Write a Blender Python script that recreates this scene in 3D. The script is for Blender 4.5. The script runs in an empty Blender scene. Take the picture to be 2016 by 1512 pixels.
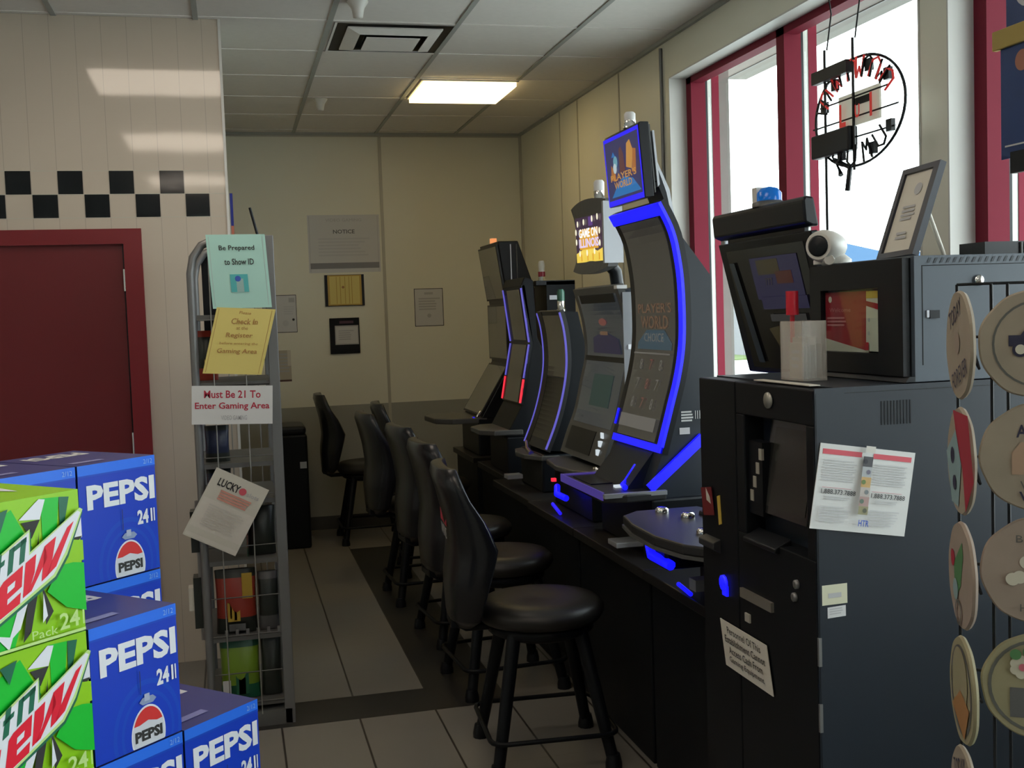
import bpy, math, random
from mathutils import Vector, Matrix
random.seed(4)
S = bpy.context.scene
COL = S.collection
PI = math.pi
V = Vector

# ------------------------------------------------------------------ materials
MATS = {}
def _bsdf(m):
    m.use_nodes = True
    return m.node_tree.nodes['Principled BSDF'], m.node_tree
def mat(name, col=(0.5, 0.5, 0.5), rough=0.5, metal=0.0, emis=None, es=1.0, var=0.0, scale=8.0, bump=0.0, bscale=60.0, coat=0.0, spec=0.5, alpha=1.0, trans=0.0):
    if name in MATS: return MATS[name]
    m = bpy.data.materials.new(name); b, nt = _bsdf(m)
    b.inputs['Base Color'].default_value = (*col, 1)
    b.inputs['Roughness'].default_value = rough
    b.inputs['Metallic'].default_value = metal
    b.inputs['Specular IOR Level'].default_value = spec
    b.inputs['Coat Weight'].default_value = coat
    b.inputs['Alpha'].default_value = alpha
    b.inputs['Transmission Weight'].default_value = trans
    if emis:
        b.inputs['Emission Color'].default_value = (*emis, 1)
        b.inputs['Emission Strength'].default_value = es
    if var > 0 or bump > 0:
        tc = nt.nodes.new('ShaderNodeTexCoord')
    if var > 0:
        n = nt.nodes.new('ShaderNodeTexNoise'); n.inputs['Scale'].default_value = scale; n.inputs['Detail'].default_value = 4
        nt.links.new(tc.outputs['Object'], n.inputs['Vector'])
        r = nt.nodes.new('ShaderNodeMix'); r.data_type = 'RGBA'
        r.inputs['A'].default_value = (*[c*(1-var) for c in col], 1)
        r.inputs['B'].default_value = (*[min(1, c*(1+var)) for c in col], 1)
        nt.links.new(n.outputs['Fac'], r.inputs['Factor'])
        nt.links.new(r.outputs['Result'], b.inputs['Base Color'])
    if bump > 0:
        n2 = nt.nodes.new('ShaderNodeTexNoise'); n2.inputs['Scale'].default_value = bscale; n2.inputs['Detail'].default_value = 3
        nt.links.new(tc.outputs['Object'], n2.inputs['Vector'])
        bp = nt.nodes.new('ShaderNodeBump'); bp.inputs['Strength'].default_value = bump; bp.inputs['Distance'].default_value = 0.01
        nt.links.new(n2.outputs['Fac'], bp.inputs['Height']); nt.links.new(bp.outputs['Normal'], b.inputs['Normal'])
    MATS[name] = m
    return m

def line_mask(nt, sep_out, period, origin, width):
    """1 on grout lines spaced `period` starting at origin along one coordinate"""
    a = nt.nodes.new('ShaderNodeMath'); a.operation = 'SUBTRACT'; a.inputs[1].default_value = origin - period*1000
    nt.links.new(sep_out, a.inputs[0])
    d = nt.nodes.new('ShaderNodeMath'); d.operation = 'MODULO'; d.inputs[1].default_value = period
    nt.links.new(a.outputs[0], d.inputs[0])
    h = nt.nodes.new('ShaderNodeMath'); h.operation = 'SUBTRACT'; h.inputs[1].default_value = period/2
    nt.links.new(d.outputs[0], h.inputs[0])
    ab = nt.nodes.new('ShaderNodeMath'); ab.operation = 'ABSOLUTE'; nt.links.new(h.outputs[0], ab.inputs[0])
    g = nt.nodes.new('ShaderNodeMath'); g.operation = 'GREATER_THAN'; g.inputs[1].default_value = period/2 - width/2
    nt.links.new(ab.outputs[0], g.inputs[0])
    return g.outputs[0]

def tile_mat(name, col, grout, rough, lines, var=0.06, scale=3.0, spec=0.5, gmix=1.0, bump=0.0, coat=0.0):
    """lines: list of (axis, period, origin, width, strength); world coordinates (object origin kept at 0)"""
    m = bpy.data.materials.new(name); b, nt = _bsdf(m)
    tc = nt.nodes.new('ShaderNodeTexCoord'); sp = nt.nodes.new('ShaderNodeSeparateXYZ')
    nt.links.new(tc.outputs['Object'], sp.inputs[0])
    n = nt.nodes.new('ShaderNodeTexNoise'); n.inputs['Scale'].default_value = scale; n.inputs['Detail'].default_value = 5
    nt.links.new(tc.outputs['Object'], n.inputs['Vector'])
    r = nt.nodes.new('ShaderNodeMix'); r.data_type = 'RGBA'
    r.inputs['A'].default_value = (*[c*(1-var) for c in col], 1); r.inputs['B'].default_value = (*[min(1, c*(1+var)) for c in col], 1)
    nt.links.new(n.outputs['Fac'], r.inputs['Factor'])
    cur = r.outputs['Result']
    for ax, per, org, w, st in lines:
        lm = line_mask(nt, sp.outputs[ax], per, org, w)
        s = nt.nodes.new('ShaderNodeMath'); s.operation = 'MULTIPLY'; s.inputs[1].default_value = st
        nt.links.new(lm, s.inputs[0])
        mx = nt.nodes.new('ShaderNodeMix'); mx.data_type = 'RGBA'
        nt.links.new(s.outputs[0], mx.inputs['Factor']); nt.links.new(cur, mx.inputs['A']); mx.inputs['B'].default_value = (*grout, 1)
        cur = mx.outputs['Result']
    nt.links.new(cur, b.inputs['Base Color'])
    b.inputs['Roughness'].default_value = rough; b.inputs['Specular IOR Level'].default_value = spec
    b.inputs['Coat Weight'].default_value = coat; b.inputs['Coat Roughness'].default_value = 0.04
    if bump:
        n2 = nt.nodes.new('ShaderNodeTexNoise'); n2.inputs['Scale'].default_value = 6; n2.inputs['Detail'].default_value = 1
        nt.links.new(tc.outputs['Object'], n2.inputs['Vector'])
        bp = nt.nodes.new('ShaderNodeBump'); bp.inputs['Strength'].default_value = bump; bp.inputs['Distance'].default_value = 0.02
        nt.links.new(n2.outputs['Fac'], bp.inputs['Height']); nt.links.new(bp.outputs['Normal'], b.inputs['Normal'])
    MATS[name] = m
    return m

def glass_mat(name, tint=(0.92, 0.96, 0.95), refl=0.08, rough=0.02):
    m = bpy.data.materials.new(name); m.use_nodes = True; nt = m.node_tree
    nt.nodes.clear()
    o = nt.nodes.new('ShaderNodeOutputMaterial'); t = nt.nodes.new('ShaderNodeBsdfTransparent'); g = nt.nodes.new('ShaderNodeBsdfGlossy')
    t.inputs[0].default_value = (*tint, 1); g.inputs['Roughness'].default_value = rough; g.inputs[0].default_value = (1, 1, 1, 1)
    mx = nt.nodes.new('ShaderNodeMixShader'); lw = nt.nodes.new('ShaderNodeLayerWeight'); lw.inputs[0].default_value = 0.5
    pw = nt.nodes.new('ShaderNodeMath'); pw.operation = 'POWER'; pw.inputs[1].default_value = 5.0
    ma = nt.nodes.new('ShaderNodeMath'); ma.operation = 'MULTIPLY_ADD'; ma.inputs[1].default_value = 0.7; ma.inputs[2].default_value = 0.03
    nt.links.new(lw.outputs['Facing'], pw.inputs[0]); nt.links.new(pw.outputs[0], ma.inputs[0]); nt.links.new(ma.outputs[0], mx.inputs[0]); nt.links.new(t.outputs[0], mx.inputs[1]); nt.links.new(g.outputs[0], mx.inputs[2])
    nt.links.new(mx.outputs[0], o.inputs[0]); MATS[name] = m
    return m

def emit(name, col, s, base=(0.02, 0.02, 0.02)):
    return mat(name, base, 0.4, 0, col, s)

M_TILE = tile_mat('cream_wall_tile', (0.55, 0.475, 0.385), (0.36, 0.31, 0.26), 0.06, [(0, 0.110, -0.064, 0.003, 0.6), (2, 0.2143, 2.297, 0.003, 0.04)], 0.04, 2.0, bump=0.012, spec=0.8)
M_BTILE = mat('black_gloss_tile', (0.006, 0.008, 0.010), 0.08, bump=0.04, bscale=6)
M_FLOOR = tile_mat('grey_floor_tile', (0.205, 0.19, 0.167), (0.035, 0.03, 0.025), 0.42, [(0, 0.305, 0.120, 0.008, 1.0), (1, 0.61, 4.41, 0.006, 0.10)], 0.12, 2.2)
M_DFLOOR = mat('charcoal_floor_tile', (0.022, 0.021, 0.019), 0.45, var=0.15, scale=3)
M_CEIL = mat('ceiling_tile_white', (0.74, 0.705, 0.655), 0.9, var=0.05, scale=30)
M_TBAR = mat('ceiling_grid_grey', (0.36, 0.37, 0.34), 0.6)
M_WALL = mat('cream_wall_panel', (0.75, 0.735, 0.615), 0.45, var=0.03, scale=2)
M_WAIN = mat('grey_wainscot', (0.33, 0.33, 0.29), 0.5, var=0.05, scale=3)
M_SEAM = mat('panel_seam', (0.46, 0.44, 0.36), 0.4)
M_TRIMW = mat('white_jamb', (0.62, 0.61, 0.57), 0.5, var=0.02)
M_EXTW = mat('beige_exterior', (0.16, 0.15, 0.135), 0.8, var=0.08, scale=10)
M_RED = mat('red_door_paint', (0.13, 0.006, 0.010), 0.4, var=0.06, scale=2)
M_REDF = mat('red_frame_paint', (0.17, 0.015, 0.030), 0.6, spec=0.12)
M_BLK = mat('black_plastic', (0.006, 0.0075, 0.010), 0.35, var=0.1, spec=0.3)
M_BLK2 = mat('black_metal', (0.0045, 0.006, 0.008), 0.45, var=0.1, spec=0.2)
M_VINYL = mat('black_vinyl', (0.009, 0.010, 0.012), 0.27, spec=0.45, bump=0.05, bscale=200)
M_SEATV = mat('brown_black_vinyl', (0.018, 0.017, 0.015), 0.40, spec=0.35, bump=0.05, bscale=200)
M_SLATE = mat('slate_metal', (0.012, 0.018, 0.027), 0.40, spec=0.4, var=0.08, scale=4)
M_CAB = mat('blue_grey_cabinet', (0.058, 0.075, 0.097), 0.45, var=0.05, scale=4)
M_DGREY = mat('dark_grey_plastic', (0.022, 0.023, 0.024), 0.4, spec=0.4)
M_GREY = mat('grey_plastic', (0.085, 0.087, 0.085), 0.4)
M_SILV = mat('silver_plastic', (0.42, 0.44, 0.47), 0.3, 0.4)
M_CHROME = mat('chrome', (0.75, 0.75, 0.74), 0.15, 1.0)
M_STEEL = mat('grey_steel', (0.20, 0.20, 0.20), 0.35, 0.5)
M_WIRE = mat('galvanised_wire', (0.35, 0.34, 0.31), 0.35, 0.6)
M_SCR = mat('dark_screen_glass', (0.035, 0.036, 0.034), 0.12, emis=(0.20, 0.19, 0.17), es=0.12, coat=0.5)
M_SCRB = mat('bluish_screen_glass', (0.03, 0.035, 0.04), 0.12, emis=(0.12, 0.15, 0.18), es=0.14, coat=0.5)
M_SCRD = mat('blank_screen_glass', (0.10, 0.095, 0.075), 0.18, coat=0.4)
M_SCRK = mat('black_screen_glass', (0.015, 0.016, 0.016), 0.12)
E_BLUE = emit('blue_led', (0.005, 0.005, 1.0), 1.6)
E_BLUE2 = emit('blue_led_frame', (0.02, 0.01, 0.95), 0.95)
E_LAV = emit('lavender_led', (0.16, 0.14, 0.75), 0.7)
E_VIO = emit('violet_led', (0.14, 0.09, 0.55), 0.35)
E_RED = emit('red_led', (1.0, 0.03, 0.06), 1.0)
E_GRN = emit('green_led', (0.05, 0.7, 0.3), 0.6)
E_ORG = emit('orange_lamp', (1.0, 0.35, 0.12), 0.9)
E_WHT = emit('white_led', (0.8, 0.9, 0.95), 0.75)
E_PANEL = emit('warm_light_diffuser', (1.0, 0.74, 0.33), 5.0, (0.8, 0.8, 0.8))
E_PANEL2 = emit('front_light_diffuser', (1.0, 0.85, 0.70), 4.8, (0.8, 0.8, 0.8))
M_WHITE = mat('white_paper', (0.66, 0.66, 0.65), 0.6)
M_CREAMP = mat('cream_paper', (0.60, 0.57, 0.49), 0.6)
M_GREYP = mat('grey_paper', (0.58, 0.58, 0.58), 0.5)
M_MINT = mat('mint_paper', (0.40, 0.66, 0.58), 0.5)
M_YEL = mat('yellow_paper', (0.70, 0.58, 0.17), 0.5)
M_GOLD = mat('gold_frame', (0.50, 0.32, 0.05), 0.4)
M_INK = mat('black_ink', (0.02, 0.02, 0.02), 0.6)
M_INKG = mat('grey_ink', (0.42, 0.42, 0.43), 0.6)
M_INKL = mat('pale_grey_ink', (0.52, 0.52, 0.53), 0.6)
M_INKR = mat('red_ink', (0.45, 0.02, 0.05), 0.6)
M_INKR2 = mat('pink_red_ink', (0.62, 0.09, 0.12), 0.6)
M_INKB = mat('brown_ink', (0.38, 0.18, 0.05), 0.6)
M_INKBL = mat('blue_ink', (0.04, 0.10, 0.45), 0.6)
M_TEAL = mat('teal_ink', (0.08, 0.42, 0.42), 0.6)
M_CLEAR = mat('clear_plastic', (0.75, 0.72, 0.66), 0.15, alpha=0.32)
M_WPL = mat('white_plastic', (0.62, 0.60, 0.55), 0.4)
M_PBLUE = mat('cola_box_blue', (0.003, 0.042, 0.50), 0.38, var=0.05, scale=5)
M_PBLU2 = mat('cola_box_light_blue', (0.02, 0.16, 0.82), 0.38)
M_PBLU3 = mat('cola_box_ring_blue', (0.004, 0.062, 0.52), 0.38)
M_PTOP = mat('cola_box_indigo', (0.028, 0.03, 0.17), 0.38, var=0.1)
M_PWH = mat('box_white', (0.72, 0.74, 0.80), 0.4)
M_PRED = mat('cola_box_red', (0.62, 0.03, 0.03), 0.4)
M_LIME = mat('dew_box_lime', (0.27, 0.58, 0.006), 0.38)
M_GRN = mat('dew_box_green', (0.004, 0.50, 0.03), 0.38)
M_DGRN = mat('dew_box_dark_green', (0.008, 0.13, 0.07), 0.4)
M_DEWR = mat('dew_box_red', (0.72, 0.006, 0.03), 0.4)
M_DEWL = mat('dew_box_pale_green', (0.50, 0.72, 0.25), 0.4)
M_STONE = mat('stone_plate', (0.30, 0.25, 0.19), 0.7, var=0.15, scale=20)
M_STONE2 = mat('pinkish_stone_plate', (0.30, 0.235, 0.19), 0.7, var=0.15, scale=20)
M_STONE3 = mat('olive_stone_plate', (0.28, 0.25, 0.15), 0.7, var=0.12, scale=20)
M_GLASS = glass_mat('window_glass')
M_CONC = mat('pale_concrete', (0.50, 0.50, 0.48), 0.9, var=0.05, scale=1)
M_GRASS = mat('grass', (0.12, 0.17, 0.05), 0.9, var=0.3, scale=5)
M_CANB = mat('canopy_blue', (0.02, 0.075, 0.16), 0.5)
M_BLDG = mat('pale_building', (0.17, 0.17, 0.18), 0.8)
M_POSTER = mat('poster_blue', (0.012, 0.045, 0.17), 0.35, var=0.5, scale=3)

# ------------------------------------------------------------------ mesh builder (world coordinates)
_font_cache = {}
def text_mesh(s, bold, shear):
    k = (s, bold, shear)
    if k in _font_cache: return _font_cache[k]
    cu = bpy.data.curves.new('t', 'FONT'); cu.body = s; cu.align_x = 'CENTER'; cu.align_y = 'CENTER'
    cu.offset = bold; cu.shear = shear; cu.resolution_u = 2; cu.space_line = 1.1
    o = bpy.data.objects.new('t', cu); COL.objects.link(o)
    bpy.context.view_layer.update()
    me = bpy.data.meshes.new_from_object(o.evaluated_get(bpy.context.evaluated_depsgraph_get()))
    r = ([v.co.copy() for v in me.vertices], [tuple(p.vertices) for p in me.polygons])
    bpy.data.objects.remove(o); bpy.data.curves.remove(cu); bpy.data.meshes.remove(me)
    xs = [v.x for v in r[0]]; ys = [v.y for v in r[0]]
    cx = (min(xs)+max(xs))/2; cy = (min(ys)+max(ys))/2
    for v in r[0]: v.x -= cx; v.y -= cy
    r = (r[0], r[1], max(xs)-min(xs), max(ys)-min(ys))
    _font_cache[k] = r
    return r

class MB:
    def __init__(s): s.v = []; s.f = []; s.m = []; s.sm = []; s.mats = []
    def mi(s, m):
        if m not in s.mats: s.mats.append(m)
        return s.mats.index(m)
    def add(s, vs, fs, m, smooth=False):
        b = len(s.v); s.v += [V(p) for p in vs]; k = s.mi(m)
        for f in fs: s.f.append([b+i for i in f]); s.m.append(k); s.sm.append(smooth)
    def box(s, a, b, m, M=None):
        x0, y0, z0 = [min(p, q) for p, q in zip(a, b)]; x1, y1, z1 = [max(p, q) for p, q in zip(a, b)]
        vs = [V(p) for p in ((x0,y0,z0),(x1,y0,z0),(x1,y1,z0),(x0,y1,z0),(x0,y0,z1),(x1,y0,z1),(x1,y1,z1),(x0,y1,z1))]
        if M: vs = [M @ p for p in vs]
        s.add(vs, [(0,3,2,1),(4,5,6,7),(0,1,5,4),(1,2,6,5),(2,3,7,6),(3,0,4,7)], m); return s
    def prism_y(s, pts, y0, y1, m):          # pts in (x,z)
        n = len(pts); vs = [(x, y0, z) for x, z in pts] + [(x, y1, z) for x, z in pts]
        s.add(vs, [tuple(range(n)), tuple(range(2*n-1, n-1, -1))] + [(i, n+i, n+(i+1) % n, (i+1) % n) for i in range(n)], m); return s
    def prism_z(s, pts, z0, z1, m):
        n = len(pts); vs = [(x, y, z0) for x, y in pts] + [(x, y, z1) for x, y in pts]
        s.add(vs, [tuple(range(n-1, -1, -1)), tuple(range(n, 2*n))] + [(i, (i+1) % n, n+(i+1) % n, n+i) for i in range(n)], m); return s
    def tube(s, pts, r, m, seg=8, closed=False, caps=True):
        pts = [V(p) for p in pts]; n = len(pts); rs = r if isinstance(r, (list, tuple)) else [r]*n
        rings = []; up = None
        for i, p in enumerate(pts):
            if closed: d = pts[(i+1) % n] - pts[i-1]
            else: d = pts[min(i+1, n-1)] - pts[max(i-1, 0)]
            d.normalize()
            if up is None: up = V((0, 0, 1)) if abs(d.z) < 0.9 else V((1, 0, 0))
            a = d.cross(up)
            if a.length < 1e-4: a = d.cross(V((0, 1, 0)))
            a.normalize(); b = a.cross(d).normalized(); up = b
            rings.append([p + a*math.cos(2*PI*k/seg)*rs[i] + b*math.sin(2*PI*k/seg)*rs[i] for k in range(seg)])
        vs = [q for r_ in rings for q in r_]; fs = []
        for i in range(n if closed else n-1):
            j = (i+1) % n
            for k in range(seg): fs.append((i*seg+k, i*seg+(k+1) % seg, j*seg+(k+1) % seg, j*seg+k))
        s.add(vs, fs, m, True)
        if caps and not closed:
            s.add(rings[0], [tuple(range(seg-1, -1, -1))], m); s.add(rings[-1], [tuple(range(seg))], m)
        return s
    def lathe(s, c, prof, m, seg=24, M=None):   # prof (r,z) bottom->top about z axis through c
        vs = []
        for r, z in prof:
            for k in range(seg):
                p = V((r*math.cos(2*PI*k/seg), r*math.sin(2*PI*k/seg), z))
                vs.append((M @ p if M else p) + V(c))
        fs = []
        for i in range(len(prof)-1):
            for k in range(seg): fs.append((i*seg+k, i*seg+(k+1) % seg, (i+1)*seg+(k+1) % seg, (i+1)*seg+k))
        s.add(vs, fs, m, True)
        n = len(prof)
        if prof[0][0] > 1e-4: s.add(vs[:seg], [tuple(range(seg-1, -1, -1))], m)
        if prof[-1][0] > 1e-4: s.add(vs[-seg:], [tuple(range(seg))], m)
        return s
    def ribbon(s, prof, y0, y1, th, m, off=0.0):
        """slab whose front follows prof (x,z) top->bottom, front faces -X"""
        fr = offp(prof, off); bk = offp(prof, off+th); n = len(prof)
        vs = [(x, y0, z) for x, z in fr] + [(x, y1, z) for x, z in fr] + [(x, y0, z) for x, z in bk] + [(x, y1, z) for x, z in bk]
        fs = []
        for i in range(n-1):
            fs += [(i, i+1, n+i+1, n+i), (2*n+i, 3*n+i, 3*n+i+1, 2*n+i+1), (i, 2*n+i, 2*n+i+1, i+1), (n+i, n+i+1, 3*n+i+1, 3*n+i)]
        fs += [(0, n, 3*n, 2*n), (n-1, 3*n-1, 4*n-1, 2*n-1)]
        s.add(vs, fs, m); return s

def offp(prof, d):
    out = []; n = len(prof)
    for i, (x, z) in enumerate(prof):
        a = prof[max(i-1, 0)]; b = prof[min(i+1, n-1)]
        dx, dz = b[0]-a[0], b[1]-a[1]; L = math.hypot(dx, dz) or 1
        out.append((x - dz/L*d, z + dx/L*d))       # going down dz<0 -> +X is back
    return out
def resample(prof, n):
    L = [0]
    for a, b in zip(prof, prof[1:]): L.append(L[-1] + math.hypot(b[0]-a[0], b[1]-a[1]))
    out = []
    for i in range(n):
        t = L[-1]*i/(n-1)
        for k in range(len(prof)-1):
            if t <= L[k+1]+1e-9:
                u = (t-L[k])/((L[k+1]-L[k]) or 1); a, b = prof[k], prof[k+1]
                out.append((a[0]+(b[0]-a[0])*u, a[1]+(b[1]-a[1])*u)); break
    return out
def smoothp(prof, n=24):
    # Catmull-Rom
    P = [prof[0]] + list(prof) + [prof[-1]]; out = []
    for k in range(1, len(P)-2):
        for j in range(8):
            t = j/8; p0, p1, p2, p3 = P[k-1:k+3]
            out.append(tuple(0.5*((2*p1[i]) + (-p0[i]+p2[i])*t + (2*p0[i]-5*p1[i]+4*p2[i]-p3[i])*t*t + (-p0[i]+3*p1[i]-3*p2[i]+p3[i])*t**3) for i in range(2)))
    out.append(prof[-1])
    return resample(out, n)

class Panel:
    """flat face: TL, TR, BL corners as the viewer sees it; coordinates x right, y down in 0..1"""
    def __init__(s, mb, TL, TR, BL):
        s.mb = mb; s.o = V(TL); s.u = V(TR)-V(TL); s.d = V(BL)-V(TL); s.n = s.d.cross(s.u).normalized(); s.W = s.u.length; s.H = s.d.length; s.k = 1
    def pos(s, x, y, off=0): return s.o + s.u*x + s.d*y + s.n*off
    def nxt(s):
        s.k += 1; return 0.0005*s.k
    def rect(s, x0, y0, x1, y1, m, off=None): return s.poly([(x0, y0), (x1, y0), (x1, y1), (x0, y1)], m, off)
    def poly(s, pts, m, off=None):
        off = s.nxt() if off is None else off
        s.mb.add([s.pos(x, y, off) for x, y in pts], [tuple(range(len(pts)-1, -1, -1))], m); return s
    def circle(s, cx, cy, r, m, a0=0, a1=2*PI, n=24, ry=None, off=None):
        ry = ry or r*s.W/s.H
        return s.poly([(cx+r*math.cos(a0+(a1-a0)*i/n), cy+ry*math.sin(a0+(a1-a0)*i/n)) for i in range(n)], m, off)
    def ring(s, cx, cy, r, w, m, n=32):
        off = s.nxt(); k = s.W/s.H; vs = []
        for i in range(n):
            c, q = math.cos(2*PI*i/n), math.sin(2*PI*i/n)
            vs += [s.pos(cx+r*c, cy+r*k*q, off), s.pos(cx+(r-w)*c, cy+(r-w)*k*q, off)]
        s.mb.add(vs, [(2*i, 2*i+1, 2*((i+1) % n)+1, 2*((i+1) % n)) for i in range(n)], m); return s
    def text(s, t, x, y, h, m, w=None, bold=0.0, rot=0.0, shear=0.0, off=None):
        """h = letter block height as fraction of H; w = optional width fraction of W"""
        vs, fs, tw, th = text_mesh(t, bold, shear); off = s.nxt() if off is None else off
        sy = h*s.H/th; sx = (w*s.W/tw) if w else sy
        c, q = math.cos(rot), math.sin(rot); out = []
        for v in vs:
            a, b = v.x*sx, v.y*sy; a, b = a*c - b*q, a*q + b*c
            out.append(s.pos(x + a/s.W, y - b/s.H, off))
        s.mb.add(out, fs, m); return s
    def lines(s, x0, x1, y0, y1, n, m, frac=0.5, ragged=0.25, rnd=None):
        rnd = rnd or random.Random(int((x0+y0)*1000)+n); off = s.nxt(); st = (y1-y0)/n
        for i in range(n):
            e = x1 - (x1-x0)*ragged*rnd.random()
            s.rect(x0, y0+st*i, e, y0+st*i+st*frac, m, off)
        return s

class Curved(Panel):
    """panel wrapped on a profile, viewer looks +X, right is -Y"""
    def __init__(s, mb, prof, y_near, y_far):
        s.mb = mb; s.p = resample(prof, 60); s.yn = y_near; s.yf = y_far; s.W = abs(y_far-y_near); s.k = 1
        s.H = sum(math.hypot(b[0]-a[0], b[1]-a[1]) for a, b in zip(prof, prof[1:]))
    def pos(s, x, y, off=0):
        y = min(max(y, 0), 1); t = y*59; i = min(int(t), 58); u = t-i; a, b = s.p[i], s.p[i+1]
        dx, dz = b[0]-a[0], b[1]-a[1]; L = math.hypot(dx, dz)
        return V((a[0]+dx*u + dz/L*off, s.yf+(s.yn-s.yf)*x, a[1]+dz*u - dx/L*off))
    def rect(s, x0, y0, x1, y1, m, off=None):
        off = s.nxt() if off is None else off; n = max(1, int(abs(y1-y0)*24))
        for i in range(n):
            a = y0+(y1-y0)*i/n; b = y0+(y1-y0)*(i+1)/n
            s.mb.add([s.pos(x0, a, off), s.pos(x0, b, off), s.pos(x1, b, off), s.pos(x1, a, off)], [(0, 1, 2, 3)], m)
        return s

ORG = {}
def mk(name, mb, parent=None, bevel=0.0, origin=None, kind=None, recalc=False):
    if parent is not None: org = ORG[parent]
    elif origin is not None: org = V(origin)
    else:
        xs = [p.x for p in mb.v]; ys = [p.y for p in mb.v]; zs = [p.z for p in mb.v]
        org = V(((min(xs)+max(xs))/2, (min(ys)+max(ys))/2, min(zs)))
    me = bpy.data.meshes.new(name)
    me.from_pydata([p-org for p in mb.v], [], mb.f)
    for m in mb.mats: me.materials.append(m)
    for p, k, sm in zip(me.polygons, mb.m, mb.sm): p.material_index = k; p.use_smooth = sm
    me.update()
    o = bpy.data.objects.new(name, me); COL.objects.link(o)
    ORG[o] = org
    if parent is not None: o.parent = parent
    else: o.location = org
    if bevel:
        b = o.modifiers.new('bevel', 'BEVEL'); b.width = bevel; b.segments = 2; b.limit_method = 'ANGLE'; b.angle_limit = 0.7; b.harden_normals = False
    if kind: o['kind'] = kind
    return o
def root(name, loc, label, cat, group=None, rz=0.0):
    o = bpy.data.objects.new(name, None); COL.objects.link(o); o.location = loc; o.rotation_euler = (0, 0, rz); o.empty_display_size = 0.1
    ORG[o] = V(loc); tag(o, label, cat, group); return o
def tag(o, label=None, cat=None, group=None):
    if label: o['label'] = label
    if cat: o['category'] = cat
    if group: o['group'] = group
    return o
def struct(name, mb, bevel=0.0, origin=(0, 0, 0)):
    return mk(name, mb, None, bevel, origin, 'structure')
def copy_tree(o, parent=None):
    c = o.copy(); COL.objects.link(c)
    if parent is not None: c.parent = parent
    for ch in [x for x in ALLCH.get(o, [])]: copy_tree(ch, c)
    return c
ALLCH = {}
def index_children(o):
    ALLCH[o] = [x for x in bpy.data.objects if x.parent == o]
    for c in ALLCH[o]: index_children(c)

# ================================================================== SETTING
H = 2.99; XW = 2.27; YB = 8.60; YT = 5.45
# floor
mb = MB()
xs = [-4.0, 0.733, 1.04, 2.54]; ys = [-4.0, 4.41, 4.69, 7.77, 8.75]
for i in range(3):
    for j in range(4):
        dark = (i == 1 and j in (1, 2)) or (i == 0 and j == 1)
        mb.add([(xs[i], ys[j], 0), (xs[i+1], ys[j], 0), (xs[i+1], ys[j+1], 0), (xs[i], ys[j+1], 0)], [(0, 1, 2, 3)], M_DFLOOR if dark else M_FLOOR)
mb.box((-4, -4, -0.12), (2.54, 8.75, -0.01), M_DFLOOR)
struct('floor', mb)
# ceiling with T-grid
mb = MB(); mb.box((-4, -4, H), (2.54, 8.75, H+0.1), M_CEIL)
xl = [-0.70+0.6117*k for k in range(-6, 6)]
for x in xl:
    if -4 < x < XW: mb.box((x-0.012, -4, H-0.006), (x+0.012, YB, H+0.01), M_TBAR)
yl = [6.63-0.61*k for k in range(-3, 18)]
for y in yl:
    if -4 < y < YB: mb.box((-4, y-0.010, H-0.004), (XW, y+0.010, H+0.01), M_CEIL)
mb.box((-4, YB-0.02, H-0.02), (XW, YB, H), M_TBAR); mb.box((XW-0.02, -4, H-0.02), (XW, YB, H), M_TBAR)
struct('ceiling', mb)
# tiled wall + return
mb = MB()
mb.box((-4, YT, 0), (-1.40, YT+0.12, H), M_TILE); mb.box((-1.40, YT, 2.034), (0.017, YT+0.12, H), M_TILE); mb.box((-0.375, YT, 0), (0.017, YT+0.12, 2.034), M_TILE)
for r, (z0, z1) in enumerate([(2.193, 2.297), (2.087, 2.191)]):
    for c in range(-14, 8):
        if (c+r) % 2 == 0:
            x = -0.944+0.110*c; mb.box((x+0.002, YT-0.0015, z0), (x+0.108, YT+0.01, z1), M_BTILE)
for z in (2.297, 2.192, 2.086): mb.box((-4, YT-0.0006, z-0.0015), (0.017, YT+0.01, z+0.0015), M_SEAM)
struct('wall_left', mb)
mb = MB(); mb.box((-0.10, YT+0.12, 0), (0.017, YB, H), M_WALL); struct('wall_return', mb)
mb = MB(); mb.box((0.009, YT-0.004, 0), (0.021, YT+0.006, H), M_TRIMW); struct('trim_1', mb)
# door
mb = MB()
for a, b in (((-0.455, YT-0.02, 0), (-0.375, YT+0.06, 2.034)), ((-1.48, YT-0.02, 0), (-1.40, YT+0.06, 2.034)), ((-1.40, YT-0.02, 1.965), (-0.455, YT+0.06, 2.034))): mb.box(a, b, mat('door_frame_red', (0.18, 0.009, 0.015), 0.35))
mb.box((-1.40, YT+0.01, 0.01), (-0.455, YT+0.055, 1.965), M_RED)
mb.box((-0.462, YT-0.004, 0.01), (-0.455, YT+0.01, 1.965), M_BLK)
d = struct('door_1', mb)
for z in (1.80, 1.05, 0.25):
    h = MB(); h.tube([(-0.457, YT-0.012, z-0.05), (-0.457, YT-0.012, z+0.05)], 0.008, M_CHROME); mk('hinge', h, d)
# back wall
mb = MB(); mb.box((-0.1, YB, 0), (2.54, YB+0.15, H), M_WALL)
mb.box((0.017, YB-0.004, 0.0), (XW, YB+0.01, 0.94), M_WAIN)
mb.box((1.15, YB-0.006, 0.0), (1.172, YB+0.01, H), M_SEAM)
mb.box((0.017, YB-0.006, H-0.03), (XW, YB+0.01, H), M_SEAM)
struct('wall_back', mb)
mb = MB(); mb.box((0.017, YB-0.014, 0), (XW, YB-0.004, 0.10), mat('dark_baseboard', (0.05, 0.05, 0.045), 0.5)); struct('baseboard_back', mb)
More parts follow.
